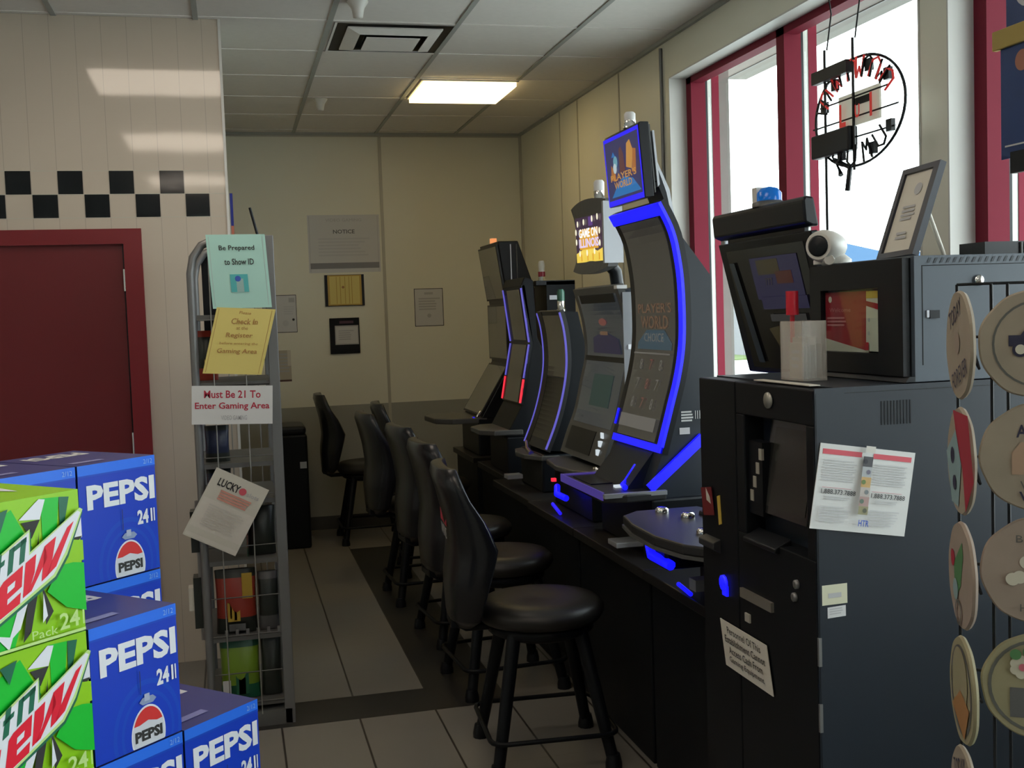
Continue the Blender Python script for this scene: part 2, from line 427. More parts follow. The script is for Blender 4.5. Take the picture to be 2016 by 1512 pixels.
# right wall with window openings
W1 = (3.36, 5.535); W2 = (0.75, 3.20); W3 = (-3.2, 0.40); ZS, ZT = 0.85, 2.777
mb = MB()
def wallseg(y0, y1, z0, z1):
    mb.box((XW, y0, z0), (2.54, y1, z1), M_WALL)
segs = [(-4, W3[0]), (W3[1], W2[0]), (W2[1], W1[0]), (W1[1], 8.75)]
for a, b in segs: wallseg(a, b, 0, H)
for a, b in (W1, W2, W3):
    wallseg(a, b, 0, ZS); mb.box((XW, a, ZT), (2.43, b, H), M_WALL); mb.box((2.43, a, 2.86), (2.54, b, H), M_WALL)
for y in (7.53, 7.12, 6.31): mb.box((XW-0.004, y-0.008, 0.94), (XW+0.01, y+0.008, H), M_SEAM)
mb.box((XW-0.004, 5.6, 0), (XW+0.01, YB, 0.94), M_WAIN)
struct('wall_right', mb)
mb = MB(); mb.box((2.25, YB-0.02, 0), (2.272, YB, H), M_SEAM); struct('trim_2', mb)
def window(n, y0, y1, mulls):
    r = bpy.data.objects.new('window_%d' % n, None); COL.objects.link(r); r['kind'] = 'structure'; r.location = (2.4, (y0+y1)/2, ZS); ORG[r] = V(r.location)
    f = MB()
    # lining of the reveal
    f.box((XW-0.004, y1-0.002, ZS), (2.36, y1+0.006, ZT), M_TRIMW); f.box((XW-0.004, y0-0.006, ZS), (2.36, y0+0.002, ZT), M_TRIMW)
    f.box((XW-0.004, y0, ZT-0.002), (2.36, y1, ZT+0.006), M_TRIMW); f.box((XW-0.02, y0, ZS-0.02), (2.36, y1, ZS+0.003), M_TRIMW)
    f.box((2.52, y1-0.003, ZS), (2.60, y1+0.06, 2.86), M_EXTW)
    mk('reveal_lining', f, r)
    f = MB()
    def stile(a, b):
        f.box((2.36, a, ZS), (2.44, b, ZT-0.002), M_REDF)
        f.box((2.44, a+0.002, ZS), (2.452, b-0.002, ZT), M_BLK); f.box((2.452, a+0.004, ZS), (2.475, b-0.004, 2.858), M_TRIMW); f.box((2.475, a, ZS), (2.515, b, 2.858), M_REDF)  # outer pale and red layers stand in for the jamb's reflection in the glass
    for a, b in [(y1-0.065, y1-0.002), (y0+0.002, y0+0.065)] + [(m, m+0.07) for m in mulls]: stile(a, b)
    f.box((2.36, y0+0.01, 2.742), (2.425, y1-0.01, ZT-0.002), M_REDF); f.box((2.36, y0+0.01, ZS+0.003), (2.515, y1-0.01, ZS+0.07), M_REDF)
    mk('window_frame', f, r)
    ed = [y0+0.065] + [e for m in mulls for e in (m, m+0.07)] + [y1-0.065]
    for i in range(0, len(ed), 2):
        g = MB(); g.box((2.458, ed[i]-0.003, ZS+0.06), (2.464, ed[i+1]+0.003, 2.858), M_GLASS); mk('pane', g, r)
    return r
window(1, *W1, [4.465]); window(2, *W2, [2.0]); window(3, *W3, [-1.0, -2.1])
# far end walls of the shop behind the camera
mb = MB(); mb.box((-4.15, -4, 0), (-4, 5.6, H), M_TRIMW); struct('wall_far_left', mb)
mb = MB(); mb.box((-4.15, -4.15, 0), (2.54, -4, H), M_TRIMW); struct('wall_rear', mb)
# conduit
mb = MB(); mb.tube([(2.262, 5.63, 0.0), (2.262, 5.63, 2.95)], 0.010, M_STEEL); mb.box((2.250, 5.615, 1.9), (2.27, 5.645, 1.92), M_STEEL)
tag(mk('electrical_conduit', mb), 'thin grey conduit running down the wall left of the window', 'conduit')

# ================================================================== CEILING FIXTURES
def ceiling_light(x0, x1, y0, y1, m, label):
    r = root('ceiling_light', ((x0+x1)/2, (y0+y1)/2, H-0.035), label, 'light')
    f = MB(); f.box((x0, y0, H-0.012), (x1, y1, H-0.001), M_TRIMW); mk('frame', f, r)
    f = MB(); f.box((x0+0.012, y0+0.012, H-0.036), (x1-0.012, y1-0.012, H-0.012), m); mk('diffuser', f, r)
ceiling_light(1.165, 1.755, 6.645, 7.225, E_PANEL, 'glowing warm square light panel in the gaming area ceiling')
ceiling_light(-0.69, 0.525, 3.81, 4.42, E_PANEL2, 'long light panel above the pop cartons, nearest the tiled wall')
ceiling_light(-0.69, 0.525, 1.60, 2.30, E_PANEL2, 'long light panel overhead beside the near cartons')
ceiling_light(-0.69, 0.525, -0.70, -0.10, E_PANEL2, 'long light panel just behind the viewer')
ceiling_light(-3.14, -1.92, 1.75, 2.36, E_PANEL2, 'long light panel over the left side of the shop')
# vent diffuser
r = root('ceiling_vent', (0.845, 5.72, H-0.02), 'square grey louvred air vent in the ceiling grid', 'vent')
x0, x1, y0, y1 = 0.548, 1.143, 5.42, 6.01
f = MB(); f.box((x0, y0, H-0.003), (x1, y1, H+0.02), M_BLK2); mk('backing', f, r)
def sq_ring(x0, x1, y0, y1, w, z0, z1, m):
    q = MB(); rr = [(x0, y0), (x1, y0), (x1, y1), (x0, y1)]; ri = [(x0+w, y0+w), (x1-w, y0+w), (x1-w, y1-w), (x0+w, y1-w)]
    vs = [(x, y, z1) for x, y in rr] + [(x, y, z0) for x, y in ri] + [(x, y, z1+0.004) for x, y in rr] + [(x, y, z0+0.004) for x, y in ri]
    fs = []
    for i in range(4):
        j = (i+1) % 4; fs += [(i, 4+i, 4+j, j), (8+i, 8+j, 12+j, 12+i), (4+i, 12+i, 12+j, 4+j)]
    q.add(vs, fs, m); return q
mk('louver', sq_ring(x0, x1, y0, y1, 0.012, H-0.005, H-0.006, M_CEIL), r)
mk('louver', sq_ring(x0+0.065, x1-0.065, y0+0.065, y1-0.065, 0.065, H-0.028, H-0.010, M_CEIL), r)
mk('louver', sq_ring(x0+0.165, x1-0.165, y0+0.165, y1-0.165, 0.0, H-0.03, H-0.010, M_TBAR), r)
f = MB(); f.box((x0+0.165, y0+0.165, H-0.034), (x1-0.165, y1-0.165, H-0.028), M_CEIL); mk('centre_plate', f, r)
for (x, y, lab) in ((0.62, 7.30, 'small white ceiling sprinkler head farther back, nearer the back wall'), (0.615, 5.08, 'small white ceiling sprinkler head in front of the vent')):
    f = MB(); f.lathe((x, y, H-0.075), [(0.010, 0), (0.022, 0.004), (0.026, 0.03), (0.030, 0.045), (0.045, 0.066), (0.048, 0.074)], M_WPL, 16)
    tag(mk('sprinkler_head', f), lab, 'sprinkler')

# ================================================================== NOTICES ON THE BACK WALL
def paper(name, TL, TR, BL, label, cat, base, th=0.002, group=None):
    m = MB(); P = Panel(m, TL, TR, BL); TL, TR, BL = V(TL), V(TR), V(BL); BR = TR+BL-TL; n = P.n
    vs = [p + n*k for k in (0, -th) for p in (TL, TR, BR, BL)]
    m.add(vs, [(0, 3, 2, 1), (4, 5, 6, 7), (0, 1, 5, 4), (1, 2, 6, 5), (2, 3, 7, 6), (3, 0, 4, 7)], base)
    P.k = 0
    return m, P
def fin(name, m, label, cat, group=None): return tag(mk(name, m), label, cat, group)
yb = YB-0.0015
def bp(x0, z0, x1, z1): return (x0, yb, z1), (x1, yb, z1), (x0, yb, z0)
m, P = paper('', *bp(0.595, 1.945, 1.135, 2.378), '', '', M_GREYP, 0.003)
for a in (0.02, 0.97): P.rect(a, 0.02, a+0.006, 0.98, M_INKG)
P.text('VIDEO GAMING', 0.5, 0.09, 0.05, M_INKG, 0.5); P.text('NOTICE', 0.5, 0.29, 0.07, mat('dark_grey_ink', (0.12, 0.12, 0.13)), 0.30, 0.02)
P.lines(0.14, 0.86, 0.40, 0.74, 6, M_INKL); P.rect(0.02, 0.83, 0.98, 0.93, mat('mid_grey_ink', (0.22, 0.22, 0.24))); 
fin('poster', m, 'large pale grey notice high on the back wall', 'poster')
r = root('framed_certificate', (0.852, yb, 1.693), 'small certificate in a gold frame under the large grey notice', 'frame')
f = MB(); f.box((0.704, yb-0.012, 1.693), (1.0, yb, 1.928), M_BLK); mk('backing', f, r)
f = MB(); P = Panel(f, (0.725, yb-0.013, 1.925), (0.98, yb-0.013, 1.925), (0.725, yb-0.013, 1.697)); P.rect(0, 0, 1, 1, M_GOLD); P.rect(0.06, 0.04, 0.94, 0.96, M_YEL)
for a in (0.25, 0.36, 0.5, 0.62, 0.7): P.rect(a, 0.05, a+0.02, 0.95, M_GOLD)
P.circle(0.45, 0.4, 0.04, M_INKB); mk('sheet', f, r)
r = root('framed_notice', (0.84, yb, 1.33), 'black framed notice below the gold certificate', 'frame')
f = MB(); f.box((0.727, yb-0.014, 1.332), (0.951, yb, 1.602), M_BLK2); mk('frame', f, r, 0.003)
f = MB(); P = Panel(f, (0.765, yb-0.0145, 1.545), (0.942, yb-0.0145, 1.545), (0.765, yb-0.0145, 1.40)); P.rect(0, 0, 1, 1, M_INKG); P.rect(0.04, 0.06, 0.96, 0.94, M_GREYP); P.rect(0.2, -0.24, 0.8, -0.1, mat('dull_purple', (0.08, 0.03, 0.05))); P.lines(0.15, 0.8, 0.25, 0.8, 5, M_INKG); mk('sheet', f, r)
m, P = paper('', *bp(1.381, 1.517, 1.606, 1.807), '', '', M_GREYP)
for q in ((0, 0, 1, 0.015), (0, 0.985, 1, 1), (0, 0, 0.02, 1), (0.98, 0, 1, 1)): P.rect(*q, M_BLK)
P.rect(0.35, 0.10, 0.65, 0.16, M_INKG); P.lines(0.15, 0.9, 0.25, 0.6, 5, M_INKG); P.circle(0.5, 0.72, 0.07, M_INKG)
fin('paper_notice', m, 'white sheet with a thin dark border alone on the right of the back wall', 'notice')
m, P = paper('', *bp(0.30, 1.507, 0.488, 1.788), '', '', M_GREYP)
for q in ((0, 0, 1, 0.015), (0, 0.985, 1, 1), (0.98, 0, 1, 1)): P.rect(*q, M_BLK)
P.rect(0.7, 0.08, 0.93, 0.2, M_INKG); P.circle(0.86, 0.66, 0.05, M_INK); P.circle(0.55, 0.75, 0.12, M_INKL); P.lines(0.5, 0.95, 0.3, 0.55, 4, M_INKL)
fin('paper_notice', m, 'pale sheet on the back wall just right of the wire rack', 'notice')
m, P = paper('', *bp(0.26, 1.14, 0.43, 1.375), '', '', mat('tan_paper', (0.45, 0.41, 0.33), 0.6))
P.lines(0.4, 0.95, 0.1, 0.75, 6, M_INKG); P.rect(0.3, 0.94, 1.0, 1.0, mat('brown_edge', (0.1, 0.05, 0.04)))
P.rect(0.85, 0.0, 1.0, 0.5, M_CREAMP)
fin('paper_notice', m, 'small tan sheet low on the back wall beside the rack', 'notice')
# poster on return wall
m = MB(); m.box((0.017, 6.15, 1.78), (0.042, 6.75, 2.27), M_WPL)
P = Panel(m, (0.043, 6.15, 2.27), (0.043, 6.75, 2.27), (0.043, 6.15, 1.78)); P.rect(0, 0, 1, 0.34, mat('poster_navy', (0.01, 0.02, 0.25))); P.rect(0, 0.34, 1, 0.75, mat('poster_coral', (0.55, 0.16, 0.10))); P.rect(0, 0.75, 1, 1.0, mat('poster_red', (0.45, 0.03, 0.03)))
m.box((0.03, 6.145, 2.10), (0.044, 6.152, 2.27), MATS['poster_navy']); m.box((0.03, 6.145, 1.78), (0.044, 6.152, 2.10), MATS['poster_coral'])
fin('sign_board', m, 'edge-on blue, white and red board on the wall round the tiled corner', 'sign')

# ================================================================== TRASH BIN
r = root('waste_bin', (0.36, 8.12, 0), 'tall black waste bin against the back wall behind the rack', 'bin')
f = MB(); f.box((0.245, 7.92, 0), (0.482, 8.33, 0.80), M_BLK2); mk('body', f, r, 0.015)
f = MB(); f.box((0.25, 7.925, 0.80), (0.477, 8.325, 0.858), M_BLK); mk('lid', f, r, 0.02)
f = MB(); f.box((0.425, 7.912, 0.565), (0.47, 7.92, 0.61), M_SILV); mk('latch', f, r)

# ================================================================== STOOLS
def make_stool(loc, label):
    r = root('bar_stool', loc, label, 'stool', 'black padded stools at the slot machines')
    X, Y, Z = loc
    legs = []
    for sx in (-1, 1):
        for sy in (-1, 1):
            f = MB(); f.tube([(X+sx*0.118, Y+sy*0.118, 0.47), (X+sx*0.200, Y+sy*0.200, 0.035)], [0.025, 0.021], M_BLK2, 10)
            f.lathe((X+sx*0.203, Y+sy*0.203, 0), [(0.030, 0), (0.030, 0.018), (0.023, 0.05)], M_BLK, 10); mk('leg', f, r)
    f = MB(); pts = []
    a = 0.222
    for cx, cy, a0 in ((a-0.05, a-0.05, 0), (-a+0.05, a-0.05, 90), (-a+0.05, -a+0.05, 180), (a-0.05, -a+0.05, 270)):
        for k in range(4):
            t = math.radians(a0+30*k); pts.append((X+cx+0.05*math.cos(t), Y+cy+0.05*math.sin(t), 0.125))
    f.tube(pts, 0.009, M_BLK2, 8, closed=True)
    for sx in (-1, 1):
        for sy in (-1, 1): f.tube([(X+sx*0.182, Y+sy*0.182, 0.125), (X+sx*0.21, Y+sy*0.21, 0.125)], 0.007, M_BLK2, 6)
    mk('footrest_ring', f, r)
    f = MB(); f.lathe((X, Y, 0.44), [(0.15, 0), (0.19, 0.02), (0.19, 0.05), (0.10, 0.06)], M_BLK2); mk('swivel_plate', f, r)
    f = MB(); f.lathe((X, Y, 0.49), [(0.17, 0), (0.215, 0.008), (0.230, 0.03), (0.228, 0.052), (0.205, 0.074), (0.15, 0.082), (0.08, 0.078), (0.0, 0.074)], M_SEATV, 32); mk('seat', f, r)
    f = MB(); f.tube([(X-0.10, Y, 0.478), (X-0.27, Y, 0.478), (X-0.315, Y, 0.50), (X-0.315, Y, 0.62)], 0.014, M_BLK2, 8)
    for s in (-1, 1): f.box((X-0.33, Y+s*0.06-0.012, 0.50), (X-0.30, Y+s*0.06+0.012, 0.66), M_BLK2)
    f.box((X-0.33, Y-0.07, 0.50), (X-0.30, Y+0.07, 0.52), M_BLK2)
    mk('back_bracket', f, r)
    # padded back
    f = MB(); rows = 16; cols = 20; vs = []
    # (z, xback, xfront, halfwidth)
    key = [(0.50, -0.315, -0.285, 0.10), (0.53, -0.335, -0.250, 0.16), (0.66, -0.340, -0.210, 0.20), (0.78, -0.325, -0.175, 0.205), (0.88, -0.335, -0.220, 0.215), (0.97, -0.355, -0.285, 0.215), (1.04, -0.375, -0.312, 0.20), (1.068, -0.368, -0.325, 0.17)]
    def interp(z):
        for a, b in zip(key, key[1:]):
            if z <= b[0]+1e-9:
                t = (z-a[0])/(b[0]-a[0]); return [a[i]+(b[i]-a[i])*t for i in range(1, 4)]
    for i in range(rows+1):
        z = 0.50+(1.068-0.50)*i/rows; xb, xf, hw = interp(z); cx = (xb+xf)/2; hx = (xf-xb)/2
        for k in range(cols):
            t = 2*PI*k/cols; c, s_ = math.cos(t), math.sin(t); e = 0.55
            vs.append((X+cx+hx*math.copysign(abs(c)**e, c)+0.035*(abs(s_)**2), Y+hw*math.copysign(abs(s_)**e, s_), z))
    fs = [(i*cols+k, i*cols+(k+1) % cols, (i+1)*cols+(k+1) % cols, (i+1)*cols+k) for i in range(rows) for k in range(cols)]
    fs += [tuple(range(cols-1, -1, -1)), tuple(range(rows*cols, rows*cols+cols))]
    f.add(vs, fs, M_VINYL, True); mk('backrest', f, r, 0.006)
    return r
stool0 = make_stool((1.03, 3.85, 0), 'nearest black stool, its round seat fully in view before the blue-lit machine')
index_children(stool0)
for (x, y, rz, lab) in ((1.08, 4.68, 4, 'second stool from the front, seat half hidden by the nearest backrest'),
                        (1.09, 5.45, 6, 'third stool from the front, facing the purple-edged slot machine'),
                        (1.03, 6.30, 3, 'fourth stool from the front, its back overlapping the far left seat'),
                        (1.19, 6.95, -3, 'fifth stool from the front, only its back top showing past nearer stools'),
                        (0.92, 8.10, 0, 'farthest stool standing alone against the back wall by the bin')):
    c = copy_tree(stool0); c.location = (x, y, 0); c.rotation_euler = (0, 0, math.radians(rz)); c['label'] = lab
stool0.rotation_euler = (0, 0, math.radians(-4))
# woven tag on the nearest back
f = MB(); P = Panel(f, (0.697, 4.02, 0.90), (0.697, 3.76, 0.90), (0.700, 4.02, 0.80))
P.rect(0.2, 0.0, 0.9, 0.45, M_INKR); P.text('WINS', 0.55, 0.72, 0.4, M_WHITE, 0.6)
o = mk('back_logo', f, stool0); o['label'] = 'red and white woven logo'

# ================================================================== SLOT MACHINES
def stand(r, y0, y1, x=1.36):
    f = MB(); f.box((x, y0+0.01, 0.0), (2.14, y1-0.01, 0.655), M_BLK2); f.box((x-0.025, y0, 0.655), (2.16, y1, 0.69), mat('stand_top', (0.014, 0.013, 0.013), 0.35, spec=0.3)); mk('stand', f, r, 0.004)
def lower(r, y0, y1, x=1.42, top=0.93, xb=2.05):
    f = MB(); f.box((x, y0, 0.69), (xb, y1, top), M_BLK); mk('lower_cabinet', f, r, 0.01)
    return f
def candle(r, x, y, z, cm, rad=0.022, h=0.07):
    f = MB(); f.lathe((x, y, z), [(rad*1.2, 0), (rad*1.2, 0.012), (rad, 0.014), (rad, h*0.45)], M_CHROME, 14)
    f.lathe((x, y, z+h*0.45), [(rad, 0), (rad, h*0.4), (rad*0.7, h*0.5)], cm, 14); mk('candle_lamp', f, r)
def bez(name, prof, y0, y1, m, r, th=0.035, off=0.0):
    f = MB(); f.ribbon(prof, y0, y1, th, m, off); return mk(name, f, r)
def cut(prof, a, b, n=24):
    p = resample(prof, 201); return resample(p[int(a*200):int(b*200)+1], n)
def spot(P, items):
    for (x, y, w, h, mm) in items: P.rect(x-w/2, y-h/2, x+w/2, y+h/2, mm)

# ---- machine 2: big curved, blue frame
y0, y1 = 3.80, 4.34
R2 = root('slot_machine', (1.75, 4.07, 0), 'tall curved slot machine outlined in bright blue light', 'slot machine')
stand(R2, 3.603, 4.42); lower(R2, y0-0.02, y1+0.02, 1.44, 0.90)
pr = smoothp([(1.506, 1.964), (1.554, 1.868), (1.575, 1.779), (1.588, 1.662), (1.588, 1.48), (1.569, 1.352), (1.536, 1.232), (1.486, 1.062)], 30)
body = [(x+0.02, z) for x, z in pr[::3]] + [(1.50, 0.92), (1.80, 0.90), (1.84, 1.331), (1.84, 1.60), (1.70, 1.78), (1.60, 1.90)]
f = MB(); f.prism_y([(1.545, 1.905)] + [(x+0.012, z) for x, z in pr[3:]] + [(1.45, 0.94), (1.45, 0.86), (1.75, 0.86), (1.75, 1.0), (1.70, 1.25), (1.70, 1.70)], y0+0.005, y1-0.005, M_SLATE)
sd = mk('body', f, R2)
f = MB(); P = Panel(f, (1.50, y0+0.004, 1.30), (1.70, y0+0.004, 1.30), (1.50, y0+0.004, 1.0))
P.lines(0.36, 0.62, 0.30, 0.44, 4, M_GREYP, 0.6); P.rect(0.32, 0.50, 0.52, 0.58, M_GREYP); P.text('||||', 0.70, 0.35, 0.10, M_WHITE); P.rect(0.82, 0.14, 0.98, 0.26, mat('label_blue_grey', (0.35, 0.4, 0.55)))
mk('side_labels', f, R2)
bz = bez('bezel', pr, y0, y1, M_BLK, R2, 0.03)
f = MB(); f.ribbon(cut(pr, 0.055, 0.965, 30), y0+0.075, y1-0.055, 0.004, M_SCR, -0.003)
C = Curved(f, offp(cut(pr, 0.055, 0.965, 60), -0.0035), y0+0.075, y1-0.055)
gd = mat('screen_dim_gold', (0.05, 0.03, 0.02), 0.2, emis=(0.42, 0.24, 0.14), es=0.22); bl = mat('screen_dim_blue', (0.02, 0.04, 0.06), 0.2, emis=(0.10, 0.20, 0.28), es=0.2)
rd = mat('screen_dim_red', (0.05, 0.02, 0.02), 0.2, emis=(0.38, 0.12, 0.10), es=0.3); gy = mat('screen_dim_grey', (0.05, 0.05, 0.05), 0.2, emis=(0.22, 0.21, 0.19), es=0.4)
C.poly([(0.08, 0.56), (0.3, 0.50), (0.75, 0.50), (0.95, 0.56), (0.95, 0.59), (0.08, 0.59)], bl); C.text("PLAYER'S", 0.5, 0.40, 0.045, gd, 0.85, 0.01); C.text('WORLD', 0.5, 0.465, 0.06, gd, 0.7, 0.01); C.text('CHOICE', 0.5, 0.535, 0.04, gy, 0.5, 0.01)
for r_ in range(3):
    for c_ in range(3):
        C.text('7' if (r_+c_) % 2 else '8', 0.25+0.25*c_, 0.66+0.09*r_, 0.05, rd if c_ % 2 else gy)
C.rect(0.04, 0.605, 0.96, 0.612, gy); C.rect(0.04, 0.90, 0.96, 0.96, gy)
mk('screen', f, bz)
f = MB(); f.ribbon(cut(pr, 0.0, 0.975, 40), y0-0.003, y0+0.036, 0.012, E_BLUE, -0.005); f.ribbon(cut(pr, 0.0, 0.05, 4), y0, y1, 0.012, E_BLUE, -0.005); f.ribbon(cut(pr, 0.97, 1.0, 4), y0, y1-0.02, 0.012, E_BLUE, -0.005)
mk('light_strip', f, R2); f = MB(); f.ribbon(cut(pr, 0.86, 0.93, 6), y1-0.012, y1, 0.012, E_BLUE, -0.005)
o = mk('light_strip', f, R2); o['label'] = 'glowing blue edge light'
# lower neck and deck
f = MB(); f.prism_y([(1.492, 1.055), (1.52, 1.055), (1.52, 0.92), (1.385, 0.925)], y0+0.09, y1-0.06, M_SLATE); mk('neck', f, R2)
deck = [(1.268, 4.33), (1.30, 4.35), (1.50, 4.36), (1.50, 3.78), (1.345, 3.77), (1.262, 3.80)]
f = MB(); f.prism_z([(x, y) for x, y in deck][::-1], 0.895, 0.925, M_DGREY); dk = mk('button_deck', f, R2, 0.006)
f = MB(); f.box((1.268, 3.80, 0.905), (1.262, 4.33, 0.935), E_VIO); f.box((1.262, 3.796, 0.915), (1.50, 3.776, 0.93), M_SILV)
f.box((1.268, 4.325, 0.926), (1.50, 4.345, 0.932), E_VIO); mk('deck_edge_light', f, dk)
f = MB(); f.box((1.30, 4.05, 0.925), (1.40, 4.28, 0.929), M_BLK); f.box((1.36, 3.94, 0.925), (1.385, 3.965, 0.934), E_WHT); mk('button_panel', f, dk)
f = MB(); f.prism_y([(1.640, 1.125), (1.655, 1.09), (1.452, 0.925), (1.43, 0.95)], y0-0.012, y0+0.004, E_BLUE); mk('light_strip', f, R2); f = MB(); f.tube([(1.455, 3.97, 1.0), (1.41, 3.96, 0.945), (1.385, 3.93, 0.937), (1.37, 3.86, 0.937)], 0.010, E_BLUE); mk('light_strip', f, R2)
# ticket slot
f = MB(); f.box((1.33, 3.86, 0.715), (1.44, 3.96, 0.735), M_SILV); mk('ticket_slot', f, R2, 0.003)
# topper
f = MB(); f.prism_y([(1.503, 2.27), (1.523, 2.0), (1.56, 2.005), (1.545, 2.282), (1.51, 2.282)], 3.98, 4.38, M_BLK); tp = mk('topper', f, R2, 0.003)
f = MB(); f.prism_y([(1.560, 2.25), (1.568, 2.25), (1.585, 2.05), (1.577, 2.04)], 3.985, 4.375, M_SILV); f.prism_y([(1.545, 2.272), (1.550, 2.272), (1.568, 2.02), (1.563, 2.02)], 3.982, 4.378, M_GREY); mk('rear_cover', f, tp)
f = MB(); P = Panel(f, (1.502, 4.38, 2.27), (1.502, 3.98, 2.27), (1.522, 4.38, 2.002)); P.k = 0
P.rect(0, 0, 1, 1, E_BLUE2); P.rect(0.03, 0.055, 0.97, 0.92, emit('topper_navy', (0.035, 0.035, 0.12), 0.8))
go = emit('topper_gold', (0.85, 0.42, 0.10), 0.55); bb = emit('topper_blue', (0.03, 0.28, 0.75), 0.5); cy = emit('topper_cyan', (0.25, 0.6, 0.75), 0.5); br = emit('topper_brown', (0.16, 0.06, 0.06), 0.6); ob = emit('topper_orange', (0.60, 0.22, 0.06), 0.55)
P.poly([(0.12, 0.88), (0.35, 0.68), (0.5, 0.62), (0.75, 0.68), (0.95, 0.88)], bb); P.poly([(0.15, 0.62), (0.18, 0.40), (0.28, 0.52), (0.3, 0.66)], ob); P.poly([(0.6, 0.5), (0.66, 0.18), (0.75, 0.14), (0.82, 0.3), (0.75, 0.55)], go); P.poly([(0.75, 0.6), (0.82, 0.28), (0.9, 0.3), (0.86, 0.62)], ob)
P.poly([(0.42, 0.55), (0.44, 0.22), (0.5, 0.18), (0.56, 0.3), (0.58, 0.55)], br); P.circle(0.32, 0.38, 0.06, cy); P.poly([(0.22, 0.30), (0.28, 0.22), (0.33, 0.3)], bb); P.circle(0.3, 0.47, 0.05, emit('topper_white', (0.7, 0.85, 0.9), 0.6))
P.text("PLAYER'S", 0.52, 0.60, 0.10, go, 0.72, 0.02); P.text('WORLD', 0.5, 0.72, 0.10, go, 0.5, 0.02); P.text('CHOICE', 0.5, 0.83, 0.06, bb, 0.35)
mk('topper_screen', f, tp)
f = MB(); f.prism_y([(1.575, 2.06), (1.575, 2.12), (1.61, 2.02), (1.635, 1.93), (1.64, 1.84), (1.60, 1.84), (1.60, 2.0)], 3.99, 4.14, M_BLK)
f.prism_y([(1.570, 2.135), (1.578, 2.135), (1.625, 2.03), (1.642, 1.93), (1.646, 1.84), (1.638, 1.84), (1.630, 1.93), (1.612, 2.02)], 3.988, 4.145, M_SILV); mk('topper_arm', f, R2)
candle(R2, 1.53, 4.14, 2.282, M_WHITE, 0.022, 0.065)

# ---- machine 1, nearest (behind the cash machine)
y0, y1 = 2.735, 3.32
R1 = root('slot_machine', (1.75, 3.03, 0), 'nearest slot machine, forward-tilted black screen against the window behind the cash kiosk', 'slot machine')
stand(R1, 2.72, 3.60); lower(R1, y0, y1, 1.42, 0.94)
f = MB(); f.prism_y([(1.497, 1.800), (1.492, 1.86), (1.50, 1.871), (1.525, 1.868), (1.54, 1.79), (1.52, 1.79)], y0, y1, M_BLK); mk('header_box', f, R1, 0.006)
f = MB(); f.box((1.52, y1-0.03, 1.778), (1.56, y1-0.005, 1.80), M_SILV); f.box((1.523, y0+0.05, 1.77), (1.535, y1-0.05, 1.80), M_BLK); mk('hinge', f, R1)
p1 = [(1.512, 1.778), (1.61, 1.375)]
f = MB(); f.prism_y(p1 + [(1.64, 1.37), (1.65, 1.42), (1.535, 1.78)], y0, y1, M_BLK); bz = mk('upper_monitor', f, R1, 0.004)
f = MB(); f.ribbon(cut(p1, 0.06, 0.96, 2), y0+0.05, y1-0.05, 0.003, M_SCRK, -0.002)
C = Curved(f, offp(cut(p1, 0.06, 0.96, 20), -0.003), y0+0.05, y1-0.05)
dp_ = mat('screen_dim_purple', (0.02, 0.02, 0.04), 0.2, emis=(0.05, 0.045, 0.14), es=0.18); ol = mat('screen_dim_olive', (0.014, 0.013, 0.008), 0.2, emis=(0.16, 0.13, 0.06), es=0.14)
rd1 = mat('screen_faint_red', (0.02, 0.008, 0.008), 0.2, emis=(0.3, 0.08, 0.06), es=0.10); bl1 = mat('screen_faint_blue', (0.016, 0.03, 0.035), 0.2, emis=(0.10, 0.20, 0.25), es=0.12); gy1 = mat('screen_faint_grey', (0.015, 0.015, 0.015), 0.2, emis=(0.2, 0.2, 0.2), es=0.10)
C.rect(0.3, 0.08, 0.9, 0.42, dp_); C.rect(0.38, 0.10, 0.66, 0.22, ol); C.rect(0.6, 0.2, 0.8, 0.3, rd1); C.text('777', 0.5, 0.28, 0.06, ol); C.rect(0.35, 0.40, 0.92, 0.5, dp_); C.poly([(0.36, 0.66), (0.6, 0.62), (0.9, 0.66), (0.75, 0.86), (0.5, 0.9)], ol); C.rect(0.42, 0.54, 0.86, 0.60, gy1); C.poly([(0.5, 0.7), (0.62, 0.66), (0.8, 0.76), (0.6, 0.84)], bl1)
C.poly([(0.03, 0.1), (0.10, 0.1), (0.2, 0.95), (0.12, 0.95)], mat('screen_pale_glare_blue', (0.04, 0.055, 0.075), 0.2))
mk('screen', f, bz)
f = MB(); f.prism_y([(1.617, 1.36), (1.60, 1.15), (1.57, 0.94), (1.80, 0.94), (1.80, 1.36)], y0, y1, M_BLK); lb = mk('lower_monitor', f, R1)
p1b = [(1.616, 1.35), (1.60, 1.16), (1.572, 0.96)]
f = MB(); f.ribbon(p1b, y0+0.04, y1-0.06, 0.003, M_SCR, -0.002); C = Curved(f, offp(p1b, -0.004), y0+0.04, y1-0.06); C.rect(0.08, 0.05, 0.9, 0.6, ol); mk('screen', f, lb)
deck = [(1.196, 3.40), (1.26, 3.46), (1.48, 3.46), (1.52, 3.30), (1.52, 2.76), (1.26, 2.80), (1.195, 2.90), (1.165, 3.05), (1.170, 3.25)]
f = MB(); f.prism_z(deck[::-1], 0.895, 0.925, M_DGREY); dk = mk('button_deck', f, R1, 0.006)
f = MB(); f.prism_z([(x-0.004*(x < 1.4), y) for x, y in deck][::-1], 0.885, 0.895, M_GREY); mk('deck_trim', f, dk)
for x, y in ((1.33, 3.40), (1.37, 3.28), (1.31, 3.02)):
    f = MB(); f.lathe((x, y, 0.925), [(0.022, 0), (0.022, 0.010), (0.016, 0.016), (0, 0.016)], M_CHROME, 14); mk('deck_button', f, dk)
